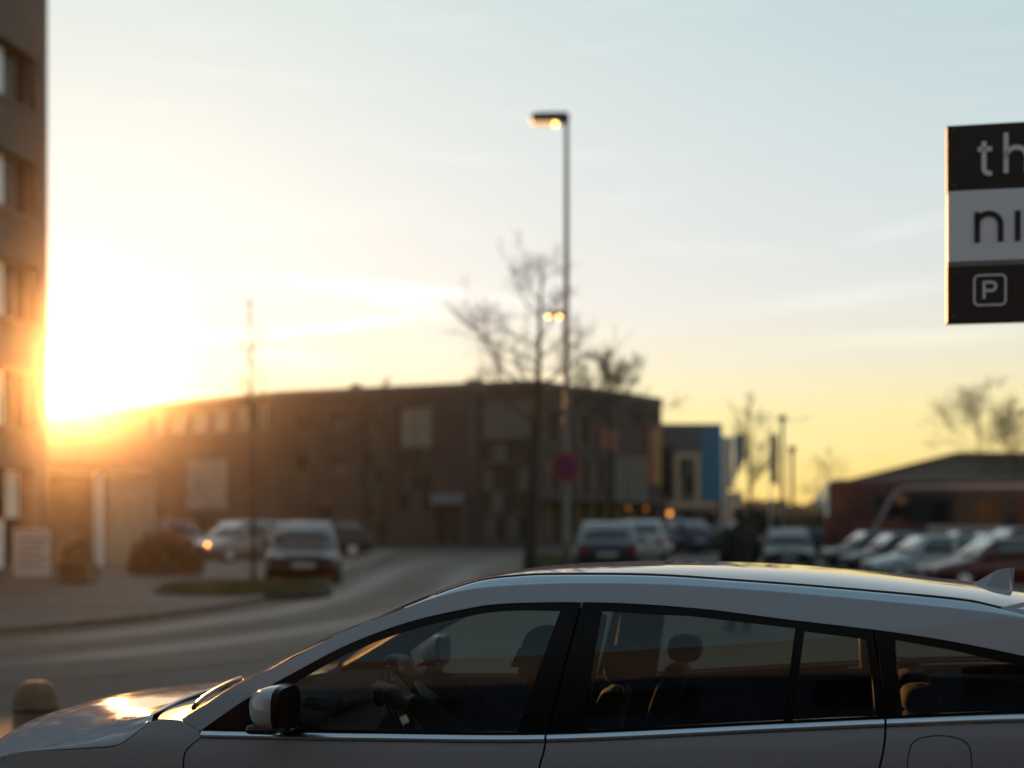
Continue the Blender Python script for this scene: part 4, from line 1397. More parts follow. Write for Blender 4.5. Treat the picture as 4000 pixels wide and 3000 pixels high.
# door mirrors
for side in (-1, 1):
    m = MB()
    rows = []
    for i in range(13):
        a = i / 12
        # body of the mirror, flat towards the rear, rounded to the front
        x = -.850 + .108 * a
        k = math.sqrt(max(0.0, 1 - (1 - a) ** 2.4)) if a < 1 else 1
        k = max(.04, k)
        row = []
        for q in range(24):
            t = 2 * math.pi * q / 24
            c, s_ = math.cos(t), math.sin(t)
            e = .62
            yy = .115 * k * math.copysign(abs(c) ** e, c)
            zz = .072 * k * math.copysign(abs(s_) ** e, s_)
            row.append((x + .03 * yy / .115 * 0, side * (1.005 + yy), .977 + zz))
        row.append(row[0])
        rows.append(row)
    mo = m.grid(rows).build('door_mirror', M_paint, car, smooth=True)
    MB().add([(p[0] + .002, p[1], p[2]) for p in rows[-1][:-1]] + [(p[0] + .02, side * 1.005 + (p[1] - side * 1.005) * .93, .977 + (p[2] - .977) * .92) for p in rows[-1][:-1]],
             [(i, (i + 1) % 24, (i + 1) % 24 + 24, i + 24) for i in range(24)] + [tuple(range(24, 48))]).build('mirror_housing', M_gloss, mo)
    MB().box((-.81, min(side * .87, side * 1.0), .890), (-.725, max(side * .87, side * 1.0), .935)).build('mirror_foot', M_gloss, mo, bevel=.012)
    MB().box((-.845, min(side * .92, side * 1.09), .894), (-.735, max(side * .92, side * 1.09), .924)).build('mirror_base', M_black, mo, bevel=.014)


def car_wheel(par, x, side, hw_, r, mt=M_tyre):
    w = thing_child('wheel', par, (x, side * hw_, r))
    mx = Matrix.Rotation(R(90), 4, 'X')
    MB().lathe([(r * .66, -.10), (r * .9, -.105), (r * .985, -.085), (r, -.05), (r, .05), (r * .985, .085), (r * .9, .105), (r * .66, .10)], 32, mx).build('tyre', mt, w, smooth=True)
    rm = MB().lathe([(0.03, .06), (.08, .062), (r * .28, .05), (r * .60, .075), (r * .67, .098), (r * .67, -.09), (r * .55, -.09)], 32, mx)
    for q in range(5):
        a = 2 * math.pi * q / 5
        rm.box((-.03, -.085 , r * .12), (.03, -.058, r * .64), Matrix.Rotation(a, 4, 'Y'))
        rm.box((-.03, .058, r * .12), (.03, .085, r * .64), Matrix.Rotation(a, 4, 'Y'))
    rm.build('rim', M_rim, w, smooth=False)
    return w


def thing_child(name, par, loc):
    o = bpy.data.objects.new(name, None)
    link(o, par)
    o.empty_display_size = .1
    o.location = loc
    return o


for side in (-1, 1):
    for ax in (FAX, RAX):
        car_wheel(car, ax, side, .775, WR)

# cabin: floor, dashboard, seats, steering wheel, inner door cards
MB().box((-1.15, -.74, .22), (1.95, .74, .30)).build('floor', M_trim, car)
MB().box((-2.0, -.62, .24), (-1.16, .62, .72)).build('engine_bay', M_liner, car)
ds = MB()
pr = [(-1.18, .35), (-1.24, .86), (-1.10, .905), (-.88, .915), (-.74, .895), (-.66, .80), (-.70, .62), (-.80, .40)]
k = len(pr)
ds.add([(a, -.76, b) for a, b in pr] + [(a, .76, b) for a, b in pr], [tuple(range(k)), tuple(range(2 * k - 1, k - 1, -1))] + [(i, (i + 1) % k, (i + 1) % k + k, i + k) for i in range(k)])
dash = ds.build('dashboard', M_trim, car, bevel=.03)
MB().box((-.86, -.55, .88), (-.70, -.20, .955)).build('instrument_hood', M_trim, dash, bevel=.03)
MB().box((-.725, -.09, .80), (-.705, .13, .945)).build('screen', M_gloss, dash, bevel=.006)
MB().box((-.70, -.13, .30), (.35, .13, .58)).build('console', M_trim, car, bevel=.03)
for side in (-1, 1):
    for s0, s1 in ((-1.0, .08), (.16, 1.10)):
        rows = []
        for i in range(9):
            s = s0 + (s1 - s0) * i / 8
            zt = belt(s) - .004
            rows.append([(s, side * (ys_(s, .86) - .012), zt), (s, side * (ys_(s, .86) - .045), zt - .002), (s, side * (ys_(s, .8) - .085), .80), (s, side * (ys_(s, .8) - .07), .62), (s, side * (ys_(s, .6) - .06), .32)])
        MB().grid(rows).build('door_card', M_trim, car, smooth=True)
    MB().box((1.2, min(side * .66, side * .82), .30), (2.0, max(side * .66, side * .82), .945)).build('side_trim', M_trim, car, bevel=.03)
    # dark inner pillars
    MB().tube([(.13 + .05 * (side > 0), side * .735, .86), (.21 + .05 * (side > 0), side * .605, 1.27)], [.075 + .03 * (side > 0), .06 + .035 * (side > 0)], 10).build('inner_pillar', M_trim, car, smooth=True)
    MB().tube([(1.19, side * .75, .92), (1.17, side * .66, 1.20)], [.045, .04], 8).build('inner_pillar', M_trim, car, smooth=True)
    MB().tube([(-1.14, side * .80, .89), (-.79, side * .755, 1.09), (-.42, side * .70, 1.26)], [.03, .032, .03], 8).build('inner_pillar', M_trim, car, smooth=True)


def seat(x, y, lean, zback, zhead, wd):
    st = thing_child('seat', car, (x, y, 0))
    cush = MB().box((-.52, -wd / 2, .36), (-.02, wd / 2, .50)).build('cushion', M_seat, st, bevel=.05)
    rows = []
    L = zback - .44
    for i in range(9):
        v = i / 8
        xc = lean * v + .02 * math.sin(v * 5)
        wv = wd / 2 * (1 - .22 * v ** 3)
        zz = .44 + L * v
        ring = []
        for (a, b) in ((-.07, -.7), (-.085, 0), (-.07, .7), (-.03, 1.0), (.04, .96), (.055, 0), (.04, -.96), (-.03, -1.0)):
            ring.append((xc + a * (1 - .25 * v), b * wv, zz))
        ring.append(ring[0])
        rows.append(ring)
    m = MB().grid(rows)
    n = len(m.v)
    last = rows[-1]
    cxx = sum(p[0] for p in last[:8]) / 8
    caps_ = [[(cxx + (p[0] - cxx) * k_, p[1] * k2_, p[2] + dz_) for p in last] for k_, k2_, dz_ in ((1, 1, 0), (.8, .95, .018), (.4, .8, .03), (.02, .4, .033))]
    m.grid(caps_)
    m.build('backrest', M_seat, st, smooth=True)
    xh = lean * 1.03
    h = MB()
    rows = []
    for i in range(9):
        ph = math.pi * (i / 8 - .5)
        cz, rz_ = (zback + zhead) / 2 + .025, (zhead - zback) / 2 - .02
        rr = max(.03, math.cos(ph)) ** .45
        ring = [(xh + .068 * rr * math.copysign(abs(math.cos(t)) ** .7, math.cos(t)), .14 * rr * math.copysign(abs(math.sin(t)) ** .6, math.sin(t)), cz + rz_ * math.sin(ph)) for t in [2 * math.pi * q / 16 for q in range(17)]]
        rows.append(ring)
    h.grid(rows)
    h.build('headrest', M_seat, st, smooth=True)
    MB().tube([(xh, -.05, zback - .03), (xh, -.05, zback + .06)], .007, 6).tube([(xh, .05, zback - .03), (xh, .05, zback + .06)], .007, 6).build('headrest_rod', M_chrome, st)
    return st


seat(.11, -.37, .18, .96, 1.135, .50)
seat(.22, .37, .22, .97, 1.115, .52)
for y in (-.45, 0.0, .45):
    seat(1.10, y, .20, .90, 1.03, .44)
sw = thing_child('steering_wheel', car, (-.49, -.37, .865))
sw.rotation_euler = (0, R(65), 0)       # wheel axis points up and back towards the driver
rows = []
for i in range(33):
    a = 2 * math.pi * i / 32
    rows.append([((.185 + .016 * math.cos(b)) * math.cos(a), (.185 + .016 * math.cos(b)) * math.sin(a), .016 * math.sin(b)) for b in [2 * math.pi * q / 10 for q in range(11)]])
MB().grid(rows).build('rim', M_black, sw, smooth=True)
MB().lathe([(0, .01), (.06, .008), (.075, -.01), (.07, -.05), (.03, -.12)], 20).build('hub', M_trim, sw, smooth=True)
for a in (90, 270, 0):
    MB().box((.06, -.018, -.012), (.178, .018, .006), Matrix.Rotation(R(a), 4, 'Z')).build('spoke', mat('satin_spoke', (.35, .36, .38), .3, .8), sw, bevel=.004)
rv = MB().box((-.43, -.13, 1.245), (-.405, .13, 1.315)).build('rear_view_mirror', M_black, car, bevel=.012)

# ------------------------------------------------------------------ people
def capsules(parts, seg=14):
    m = MB()
    for it in parts:
        if len(it) == 2:                      # ellipsoid (centre, radii)
            c, r = Vector(it[0]), it[1]
            vs, fs = [], []
            nr = 9
            for i in range(1, nr):
                ph = math.pi * i / nr
                for q in range(seg):
                    t = 2 * math.pi * q / seg
                    vs.append((c.x + r[0] * math.sin(ph) * math.cos(t), c.y + r[1] * math.sin(ph) * math.sin(t), c.z + r[2] * math.cos(ph)))
            for i in range(nr - 2):
                for q in range(seg):
                    q2 = (q + 1) % seg
                    fs.append((i * seg + q, i * seg + q2, (i + 1) * seg + q2, (i + 1) * seg + q))
            a, b = len(vs), len(vs) + 1
            vs += [(c.x, c.y, c.z + r[2]), (c.x, c.y, c.z - r[2])]
            fs += [(a, (q + 1) % seg, q) for q in range(seg)] + [(b, (nr - 2) * seg + q, (nr - 2) * seg + (q + 1) % seg) for q in range(seg)]
            m.add(vs, fs)
        else:
            p, r0, q_, r1 = it
            p, q_ = Vector(p), Vector(q_)
            d = (q_ - p).normalized()
            pts, rad = [], []
            for a in (-.98, -.8, -.45):
                pts.append(p + d * r0 * a); rad.append(r0 * math.sqrt(1 - a * a))
            pts.append(p); rad.append(r0)
            pts.append(q_); rad.append(r1)
            for a in (.45, .8, .98):
                pts.append(q_ + d * r1 * a); rad.append(r1 * math.sqrt(1 - a * a))
            m.tube(pts, rad, seg)
    return m


def flesh(name, parts, matl, parent, voxel=.012, it=4):
    o = capsules(parts).build(name, matl, parent, smooth=True)
    r = o.modifiers.new('remesh', 'REMESH'); r.mode = 'VOXEL'; r.voxel_size = voxel; r.use_smooth_shade = True
    s = o.modifiers.new('smooth', 'SMOOTH'); s.factor = .5; s.iterations = it
    return o


def head_parts(c, f, sc_=1.0):
    """head centred on c looking along the horizontal unit vector f"""
    c = Vector(c); f = Vector((f[0], f[1], 0)).normalized(); s = Vector((-f.y, f.x, 0)); z = Vector((0, 0, 1))
    out = [(c + z * .03 - f * .012, (.088, .088, .088)), (c - z * .03 + f * .02, (.066, .066, .075)), (c - z * .085 + f * .045, (.032, .032, .028)),
           (c + f * .092 + z * .012, .009, c + f * .106 - z * .022, .014),
           (c + f * .078 + z * .028 - s * .04, .012, c + f * .078 + z * .028 + s * .04, .012),
           (c + f * .086 - z * .052 - s * .018, .007, c + f * .086 - z * .052 + s * .018, .007)]
    for k in (-1, 1):
        out.append((c + s * .082 * k - z * .004, (.016, .016, .030)))
        out.append((c + f * .080 + s * .032 * k + z * .006, (.012, .012, .010)))
    return out


def hand_on(p, fwd, side_v, nrm, curl=1.0):
    """palm at p, fingers along fwd curling towards -nrm, thumb towards side_v"""
    p, fwd, sv, nv = (Vector(a) for a in (p, fwd, side_v, nrm))
    fwd.normalize(); sv.normalize(); nv.normalize()
    out = [(p - fwd * .035, .026, p + fwd * .03, .024), (p - fwd * .03 + sv * .022, .020, p + fwd * .028 + sv * .022, .018), (p - fwd * .03 - sv * .022, .020, p + fwd * .028 - sv * .022, .018)]
    for k, (o, L) in enumerate(((.033, .036), (.011, .042), (-.011, .040), (-.032, .031))):
        a = p + fwd * .045 + sv * o
        b = a + fwd * L * (.9 - .3 * curl) - nv * L * .6 * curl
        c = b + fwd * L * (.7 - .9 * curl) - nv * L * .8 * curl
        out += [(a, .0095, b, .009), (b, .009, c, .008)]
    a = p - fwd * .02 + sv * .032
    b = a + sv * .03 + fwd * .022 - nv * .012
    c = b + fwd * .028 - nv * .018 * curl
    out += [(a, .014, b, .011), (b, .0105, c, .009)]
    return out


# pedestrian in a dark coat, seen from behind
pe = thing('person', 'person in a long dark coat standing on the road beyond the silver car', 'person', (3.2, 20, 0), R(20))
limbs = []
for k in (-1, 1):
    limbs += [((k * .095, 0, .92), .088, (k * .105, .015, .50), .062), ((k * .105, .015, .50), .060, (k * .11, -.02 * k, .10), .040), ((k * .11, -.02 * k - .03, .05), .038, (k * .125, .13 - .02 * k, .04), .032)]
torso = [((0, 0, .95), (.165, .11, .14)), ((0, .0, .96), .125, (0, -.01, 1.25), .135), ((-.13, -.01, 1.36), .075, (.13, -.01, 1.36), .075), ((0, -.005, 1.38), .06, (0, .01, 1.50), .052)]
arms = []
for k in (-1, 1):
    arms += [((k * .185, -.01, 1.36), .060, (k * .25, -.03, 1.08), .046), ((k * .25, -.03, 1.08), .045, (k * .235, .07, .86), .032)]
    arms += hand_on((k * .235, .095, .79), (0, .15, -1), (-k * .35, 1, 0), (-k, -.2, 0), .45)
flesh('body', limbs + torso + arms + head_parts((0, .02, 1.60), (.2, 1)), M_skin, pe, .009)
coat = [((0, 0, .78), (.215, .165, .12)), ((0, 0, .75), .205, (0, 0, 1.02), .175), ((0, -.005, 1.0), .172, (0, -.01, 1.24), .180), ((-.155, -.01, 1.34), .098, (.155, -.01, 1.34), .098), ((-.04, -.01, 1.43), .065, (.04, -.01, 1.43), .065)]
for k in (-1, 1):
    coat += [((k * .195, -.01, 1.34), .084, (k * .258, -.03, 1.08), .068), ((k * .258, -.03, 1.08), .067, (k * .240, .065, .875), .052)]
flesh('coat', coat, M_coat, pe, .012)
tr_ = []
for k in (-1, 1):
    tr_ += [((k * .095, 0, .90), .104, (k * .105, .015, .50), .078), ((k * .105, .015, .50), .077, (k * .11, -.02 * k, .12), .062)]
flesh('trousers', tr_, M_trous, pe, .012)
for k in (-1, 1):
    flesh('shoe', [((k * .11, -.02 * k - .04, .05), .05, (k * .127, .14 - .02 * k, .042), .042), ((k * .11, -.02 * k - .02, .10), .052, (k * .11, -.02 * k - .03, .06), .05)], M_shoe, pe, .01)
flesh('hair', [((0, -.012, 1.645), (.096, .100, .082)), ((0, -.045, 1.60), (.088, .070, .085)), ((0, -.06, 1.55), (.07, .045, .06))], M_hair, pe, .01)

# driver of the silver car
dr = thing('person', 'driver in a dark jacket at the wheel of the silver car', 'person', (0.1871, 5.4803, 0), R(-12))
dy = -.37
hips, chest = Vector((.03, dy, .56)), Vector((.10, dy, .80))
cwh, up_ = Vector((-.49, dy, .865)), Vector((-math.sin(R(25)), 0, math.cos(R(25))))
lh = cwh + .19 * (math.cos(R(-62)) * up_ + math.sin(R(-62)) * Vector((0, 1, 0)))
rh = cwh + .19 * (math.cos(R(28)) * up_ + math.sin(R(28)) * Vector((0, 1, 0)))
nw = Vector((math.cos(R(25)), 0, math.sin(R(25))))
body = [(hips, (.15, .165, .12)), ((.05, dy, .62), .125, (.10, dy, .82), .13), ((.10, dy - .12, .885), .07, (.10, dy + .12, .885), .07), ((.095, dy, .90), .055, (.02, dy, 1.00), .05)]
for k in (-1, 1):
    body += [((.0, dy + k * .10, .55), .085, (-.45, dy + k * .13, .60), .062), ((-.45, dy + k * .13, .60), .06, (-.68, dy + k * .13, .36), .042), ((-.68, dy + k * .13, .36), .04, (-.82, dy + k * .13, .40), .03)]
el, er = Vector((-.13, dy - .25, .74)), Vector((-.14, dy + .24, .78))
for sh_, elb, hd in (((.09, dy - .18, .88), el, lh), ((.09, dy + .18, .88), er, rh)):
    body += [(sh_, .058, elb, .045), (elb, .044, hd + nw * .05 + (elb - hd).normalized() * .055, .030)]
body += hand_on(lh + nw * .032, (-.25, -.55, .8), (-.6, .5, .2), nw, 1.0)
body += hand_on(rh + nw * .032, (-.5, .2, .9), (-.3, -.9, 0), nw, 1.0)
body += head_parts((.0, dy, 1.085), (-1, .05))
flesh('body', body, M_skin, dr, .0085)
jk = [((.04, dy, .60), (.165, .18, .12)), ((.05, dy, .62), .15, (.105, dy, .82), .152), ((.10, dy - .14, .875), .088, (.10, dy + .14, .875), .088)]
for sh_, elb, hd in (((.09, dy - .18, .87), el, lh), ((.09, dy + .18, .87), er, rh)):
    w_ = hd + nw * .05 + (elb - hd).normalized() * .08
    jk += [(sh_, .076, elb, .060), (elb, .059, w_, .043)]
flesh('jacket', jk, M_coat, dr, .012)
flesh('hair', [((.02, dy, 1.128), (.098, .093, .082)), ((.05, dy, 1.085), (.062, .086, .08))], M_hair, dr, .01)
for k in (-1, 1):
    pass
flesh('trousers', [((.02, dy - .10, .55), .10, (-.45, dy - .13, .60), .077), ((.02, dy + .10, .55), .10, (-.45, dy + .13, .60), .077), ((-.45, dy - .13, .60), .075, (-.67, dy - .13, .38), .058), ((-.45, dy + .13, .60), .075, (-.67, dy + .13, .38), .058)], M_trous, dr, .012)

# ------------------------------------------------------------------ parked and passing cars
KINDS = {
    # L, W, H, belt z, nose z, cowl, roof front, roof rear, base rear (fractions of length from the nose), tail z
    'hatch': (4.1, 1.76, 1.46, .90, .72, .27, .42, .86, .985, .90),
    'estate': (4.6, 1.80, 1.46, .92, .72, .27, .41, .88, .985, .92),
    'saloon': (4.6, 1.80, 1.44, .92, .72, .28, .43, .74, .88, .93),
    'suv': (4.5, 1.86, 1.68, 1.05, .92, .25, .39, .88, .985, 1.05),
    'van': (4.9, 1.90, 1.95, 1.10, .95, .16, .29, .95, .99, 1.10),
}


def parked_car(name, label, x, y, rz, kind, paint, group='parked cars', lit=None, roof_sheen_paint=None):
    L, W, Hh, bz, nz_, c0, r0, r1, b1, tz = KINDS[kind]
    t = thing(name, label, 'van' if kind == 'van' else 'car', (x, y, gz(x, y)), rz, group)
    X = lambda f: -L / 2 + L * f
    hw_ = W / 2
    top = spline1([0, .02, .08, c0 * .75, c0 + .02, .55, b1 - .02, .985, 1.0], [nz_ - .22, nz_ - .08, nz_, bz - .07, bz, bz + .01, tz, tz - .06, tz - .20])
    rows = []
    for i in range(25):
        f = i / 24
        f = .5 - .5 * math.cos(math.pi * f)
        zt = top(f)
        tap = 1 - .20 * max(0, (.14 - f) / .14) ** 2 - .14 * max(0, (f - .88) / .12) ** 2
        h = hw_ * tap
        zb = .20 + .12 * max(0, (.06 - f) / .06) + .12 * max(0, (f - .95) / .05)
        hp = [(0, zt), (h * .55, zt - .004), (h * .86, zt - .03), (h * .965, zt - .09), (h, zt - .20), (h * .995, .50), (h * .96, .32), (h * .88, zb), (0, zb)]
        rows.append([(X(f), -a, b) for a, b in hp] + [(X(f), a, b) for a, b in hp[::-1][1:]])
    m = MB().grid(rows)
    k = len(rows[0])
    m.add(rows[0], [tuple(range(k - 1))])
    m.add(rows[-1], [tuple(range(k - 1))])
    m.build('body', paint, t, smooth=True)
    # cabin
    wb, wr = hw_ - .045, hw_ - (.22 if kind != 'van' else .13)
    zr = Hh
    q = {'fl': (X(c0), -wb, bz - .03), 'fr': (X(c0), wb, bz - .03), 'bl': (X(b1), -wb * .96, tz - .03), 'br': (X(b1), wb * .96, tz - .03),
         'tfl': (X(r0), -wr, zr - .03), 'tfr': (X(r0), wr, zr - .03), 'tbl': (X(r1), -wr * .96, zr - .05), 'tbr': (X(r1), wr * .96, zr - .05),
         'mt1': (X((r0 + r1) / 2), -wr, zr), 'mt2': (X((r0 + r1) / 2), wr, zr), 'mb1': (X((c0 + b1) / 2), -wb, bz - .03), 'mb2': (X((c0 + b1) / 2), wb, bz - .03)}
    ks = list(q)
    ix = {n: i for i, n in enumerate(ks)}
    fc = [('fl', 'fr', 'tfr', 'tfl'), ('bl', 'tbl', 'tbr', 'br'), ('fl', 'tfl', 'mt1', 'mb1'), ('mb1', 'mt1', 'tbl', 'bl'), ('fr', 'mb2', 'mt2', 'tfr'), ('mb2', 'br', 'tbr', 'mt2'), ('tfl', 'tfr', 'mt2', 'mt1'), ('mt1', 'mt2', 'tbr', 'tbl')]
    cb = MB().add([q[n] for n in ks], [tuple(ix[n] for n in f) for f in fc]).build('cabin', roof_sheen_paint or paint, t, bevel=.05, smooth=True)

    def pane(nm, cs, u0, u1, v0, v1, matl, par=t, off=.010):
        a, b, c, d = (Vector(q[n]) for n in cs)       # a-b bottom, d-c top
        nrm = (b - a).cross(d - a).normalized()
        if nrm.dot((a + b + c + d) / 4 - Vector((0, 0, bz))) < 0: nrm = -nrm
        rows = []
        for v in (v0, (v0 + v1) / 2, v1):
            rows.append([(a.lerp(b, u)).lerp(d.lerp(c, u), v) + nrm * off for u in [u0 + (u1 - u0) * i / 6 for i in range(7)]])
        return MB().grid(rows).build(nm, matl, par, smooth=True, solid=.006)
    pane('windscreen', ('fl', 'fr', 'tfr', 'tfl'), .07, .93, .10, .93, M_panec)
    pane('rear_window', ('bl', 'br', 'tbr', 'tbl'), .10, .90, .22, .90, M_panec)
    for cs, u0, u1 in ((('fl', 'mb1', 'mt1', 'tfl'), .16, .94), (('mb1', 'bl', 'tbl', 'mt1'), .05, .86), (('fr', 'mb2', 'mt2', 'tfr'), .16, .94), (('mb2', 'br', 'tbr', 'mt2'), .05, .86)):
        if kind == 'van' and cs[0].startswith('mb'): continue
        pane('side_window', cs, u0, u1, .12, .88, M_panec)
    r = .31 if kind not in ('suv', 'van') else .35
    for ax in (X(.185), X(.80)):
        for sd in (-1, 1):
            w = thing_child('wheel', t, (ax, sd * (hw_ - .10), r))
            mx = Matrix.Rotation(R(90), 4, 'X')
            MB().lathe([(r * .62, -.11), (r * .95, -.11), (r, -.07), (r, .07), (r * .95, .11), (r * .62, .11)], 20, mx).build('tyre', M_tyre, w, smooth=True)
            MB().lathe([(0.01, .085), (r * .3, .08), (r * .62, .108), (r * .62, -.108), (r * .3, -.08), (.01, -.085)], 20, mx).build('rim', M_rim, w, smooth=True)
    for sd in (-1, 1):
        zf = top(.05) - .06
        MB().lathe([(0, -.02), (.10, -.01), (.12, .02), (0, .03)], 14, Matrix.Translation((X(.035), sd * hw_ * .62, zf - .05)) @ Matrix.Rotation(R(-70), 4, 'Y') @ Matrix.Scale(1.5, 4, (0, 1, 0))).build('headlight', M_lampglass, t, smooth=True)
        MB().box((X(.985) - .03, sd * hw_ * .70 - .10, tz - .30), (X(1.0) + .012, sd * hw_ * .70 + .10, tz - .10)).build('taillight', M_tail, t, bevel=.02)
        MB().lathe([(0, -.06), (.07, -.05), (.10, .0), (.08, .05), (0, .06)], 12, Matrix.Translation((X(c0 + .075), sd * (hw_ + .06), bz + .06)) @ Matrix.Rotation(R(90), 4, 'Y')).build('door_mirror', paint, t, smooth=True)
    MB().box((X(0) - .012, -.26, .40), (X(0) + .01, .26, .51)).build('number_plate', M_plate, t)
    MB().box((X(1) - .01, -.26, .55), (X(1) + .012, .26, .66)).build('number_plate', M_plate, t)
    MB().box((X(.0) - .006, -hw_ * .55, nz_ - .20), (X(.02), hw_ * .55, nz_ - .09)).build('grille', M_black, t)
    if lit:
        MB().lathe([(0, -.03), (.05, 0), (0, .03)], 10).build('indicator', lit, t, smooth=True, loc=(X(.045) - .10, -hw_ * .60, nz_ - .05))
    return t


M_plate = mat('number_plate_face', (.34, .34, .33), .5)


def paintm(name, c, metal=.3):
    return mat(name, c, .40, metal, coat=.35, spec=.25, var=.03, vscale=40)


P_white, P_black, P_dgrey = paintm('paint_white', (.34, .34, .34), 0), paintm('paint_black', (.010, .010, .012), 0), paintm('paint_dark_grey', (.045, .047, .05))
P_silver, P_red, P_blue = paintm('paint_silver', (.20, .205, .21), .5), paintm('paint_dark_red', (.075, .006, .006), .1), paintm('paint_dark_blue', (.02, .03, .06))
M_ind = emit('orange_indicator', (1.0, .30, .04), 14.0)
parked_car('parked_car', 'dark car with sky reflection painted pale on its roof, parked at the left kerb behind the grass island', -5.15, 35.2, R(98), 'hatch', P_black, roof_sheen_paint=P_silver)  # sky reflection put into the paler roof paint
parked_car('parked_car', 'pale car with glowing orange indicator behind the slender tree', -9.2, 48.5, R(52), 'hatch', P_silver, lit=M_ind)
parked_car('parked_car', 'black car half hidden behind the dark car with pale roof', -7.6, 53, R(35), 'estate', P_black)
parked_car('parked_car', 'grey car by the dark hedge under the poster, leftmost of the parked cars', -13.6, 53.5, R(12), 'hatch', P_silver)
parked_car('parked_car', 'dark hatchback with reflections painted silver on roof and pillars, seen from behind, right of the lamp pole', 2.62, 39, R(-94), 'hatch', P_black, roof_sheen_paint=P_silver)  # silver cabin paint imitates reflections on roof and pillars
parked_car('parked_car', 'white hatchback with red tail lights farther back, right of the lamp pole', 4.75, 52, R(-95), 'hatch', P_white)
parked_car('parked_car', 'dark blue car parked below the coloured facade panels, nearer the corner', 6.8, 62, R(-60), 'estate', P_blue)
parked_car('parked_car', 'black car parked below the blue building, left of the standing person', 9.3, 66, R(-35), 'saloon', P_black)
parked_car('parked_car', 'dark saloon facing the camera right of the standing person', 10.1, 52, R(80), 'saloon', P_black)
G1 = 'cars in the front row of the car park'
parked_car('parked_car', 'grey car farthest back in the front row, below the nose of the coach', 14.4, 57, R(8), 'hatch', P_dgrey, G1)
parked_car('parked_car', 'black car second from the back in the front row of the car park', 13.6, 50, R(7), 'hatch', P_black, G1)
parked_car('parked_car', 'white car in the front row between the black and the dark red cars', 12.9, 44, R(6), 'hatch', P_white, G1)
parked_car('parked_car', 'dark red car nearest in the front row, beside the aerial fin', 13.5, 39.2, R(6), 'estate', P_red, G1)
G2 = 'cars in the back row of the car park'
parked_car('parked_car', 'black car in the back row seen between the white and the dark red cars', 18.4, 58, R(8), 'hatch', P_black, G2)
parked_car('parked_car', 'grey car in the back row left of the dark van', 17.7, 52.2, R(7), 'hatch', P_dgrey, G2)
parked_car('parked_van', 'dark van with wide gleaming windscreen at the right edge', 16.7, 46.6, R(6), 'suv', P_black, G2)
parked_car('parked_car', 'dark car far behind the twin arm lamp', 14.6, 74, R(10), 'estate', P_black, 'cars far back')
parked_car('parked_car', 'dark red car far behind the slim post', 19.0, 78, R(8), 'hatch', P_red, 'cars far back')

# ------------------------------------------------------------------ coach
cx, cy = 21.2, 67.0
co = thing('coach', 'dark red touring coach with silver roof stripe behind the car park', 'coach', (cx, cy, gz(cx, cy)), R(-15))
M_cred = mat('coach_red_livery', (0.13, 0.014, 0.010), .35, .1, coat=1.0)
nt = M_cred.node_tree      # printed sweep of red and orange along the flank
tcn = nt.nodes.new('ShaderNodeTexCoord'); mp = nt.nodes.new('ShaderNodeMapping'); mp.inputs['Scale'].default_value = (.16, .2, .5); mp.inputs['Rotation'].default_value = (0, .25, 0)
wv = nt.nodes.new('ShaderNodeTexNoise'); wv.inputs['Scale'].default_value = 1.0; wv.inputs['Detail'].default_value = 1.5
rp = nt.nodes.new('ShaderNodeValToRGB')
rp.color_ramp.elements[0].position = .36; rp.color_ramp.elements[0].color = (.014, .004, .005, 1)
rp.color_ramp.elements[1].position = .66; rp.color_ramp.elements[1].color = (.20, .05, .006, 1)
e = rp.color_ramp.elements.new(.52); e.color = (.07, .008, .006, 1)
nt.links.new(tcn.outputs['Object'], mp.inputs[0]); nt.links.new(mp.outputs[0], wv.inputs['Vector']); nt.links.new(wv.outputs[0], rp.inputs[0]); nt.links.new(rp.outputs[0], nt.nodes['Principled BSDF'].inputs['Base Color'])
CL, CW, CH = 12.6, 2.55, 3.78
prof = crom([(-6.15, .35), (-6.3, .8), (-6.3, 1.8), (-6.2, 3.0), (-6.1, 3.5), (-5.95, CH - .05), (-5.6, CH)], 4)
side_o = prof + [(6.1, CH), (6.28, CH - .12), (6.3, .9), (6.25, .35)]
m = MB()
k = len(side_o)
m.add([(a, -CW / 2, b) for a, b in side_o] + [(a, CW / 2, b) for a, b in side_o], [tuple(range(k)), tuple(range(2 * k - 1, k - 1, -1))] + [(i, (i + 1) % k, (i + 1) % k + k, i + k) for i in range(k)])
m.build('body', M_cred, co, bevel=.09)
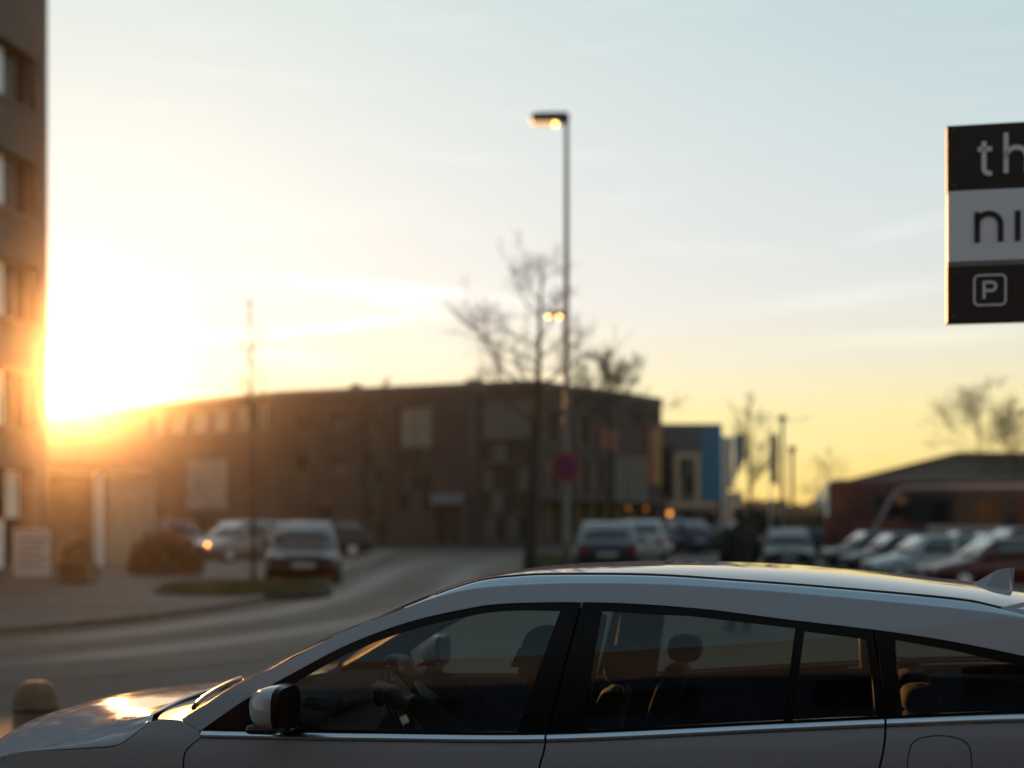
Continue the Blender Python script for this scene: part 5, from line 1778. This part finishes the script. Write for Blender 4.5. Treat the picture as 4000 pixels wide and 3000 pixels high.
for sd in (-1, 1):
    y0, y1 = (-CW / 2 - .012, -CW / 2 + .004) if sd < 0 else (CW / 2 - .004, CW / 2 + .012)
    for i in range(6):
        x0 = -3.9 + 1.62 * i
        pl4 = [(x0 + .03, 1.75), (x0 + 1.57, 1.75), (x0 + 1.57, 2.95), (x0 + .03, 2.95)]
        MB().add([(a, y0, b) for a, b in pl4] + [(a, y1, b) for a, b in pl4], [(0, 1, 2, 3), (7, 6, 5, 4), (0, 4, 5, 1), (1, 5, 6, 2), (2, 6, 7, 3), (3, 7, 4, 0)]).build('side_window', M_panec, co)
    st = stroke(crom([(-4.55, .45), (-4.1, 1.2), (-3.55, 2.3), (-3.2, 2.95), (-2.85, 3.30), (-2.3, 3.40), (0, 3.42), (3, 3.42), (6.05, 3.42)], 5), .13, y0 - .012 if sd < 0 else y1, y0 - .002 if sd < 0 else y1 + .012)
    st.build('silver_stripe', M_chrome, co)
    MB().box((-1.6, y0 - .006, 1.30), (1.7, y0 - .001, 1.62)).build('lettering_stripe', mat('pale_stripe', (.30, .22, .22), .5), co) if sd < 0 else None
    for ax in (-3.9, 3.2, 4.5):
        w = thing_child('wheel', co, (ax, sd * (CW / 2 - .17), .50))
        mx = Matrix.Rotation(R(90), 4, 'X')
        MB().lathe([(.30, -.15), (.47, -.15), (.50, -.1), (.50, .1), (.47, .15), (.30, .15)], 24, mx).build('tyre', M_tyre, w, smooth=True)
        MB().lathe([(.02, .10), (.2, .10), (.31, .14), (.31, -.14), (.2, -.10), (.02, -.10)], 24, mx).build('rim', M_rim, w, smooth=True)
    MB().box((-6.62, sd * 1.30 - .09, 2.55), (-6.46, sd * 1.30 + .09, 3.30)).build('door_mirror', M_white, co, bevel=.04)
    MB().tube([(-6.54, sd * 1.30, 3.28), (-6.35, sd * 1.25, 3.62), (-5.7, sd * 1.15, 3.70)], .03, 6).build('mirror_arm', M_white, co)
    MB().box((-6.34, sd * .95 - .2, .72), (-6.22, sd * .95 + .2, .95)).build('headlight', M_lampglass, co, bevel=.03)
MB().box((-6.27, -CW / 2 - .03, 2.05), (-6.10, -CW / 2 + .10, 3.45)).build('corner_trim', M_white, co, bevel=.02)
fr_ = [p for p in prof if 1.35 < p[1] < 3.5]
MB().grid([[(a - .02, y, b + .005) for y in [-1.12 + .28 * i for i in range(9)]] for a, b in fr_]).build('windscreen', M_panec, co, smooth=True)
MB().box((-3.6, -CW / 2 + .30, CH - .02), (5.6, CW / 2 - .30, CH + .07)).build('roof_pod', M_cap, co, bevel=.05)

# ------------------------------------------------------------------ haze added for the veiling glow round the sun
hz = MB().box((-345, -65, -1.6), (345, 565, 17.1)).build('haze', bpy.data.materials.new('sun_glow_haze'))
tag(hz, 'thin haze added for the warm sun glow, filling the whole street', 'haze', kind='stuff')
hm = hz.data.materials[0]
hm.use_nodes = True
ht = hm.node_tree
ht.nodes.remove(ht.nodes['Principled BSDF'])
pv = ht.nodes.new('ShaderNodeVolumePrincipled')
pv.inputs['Color'].default_value = (0.96, 0.93, 0.88, 1)
pv.inputs['Density'].default_value = 0.00022
pv.inputs['Anisotropy'].default_value = 0.962
ht.links.new(pv.outputs[0], ht.nodes['Material Output'].inputs['Volume'])
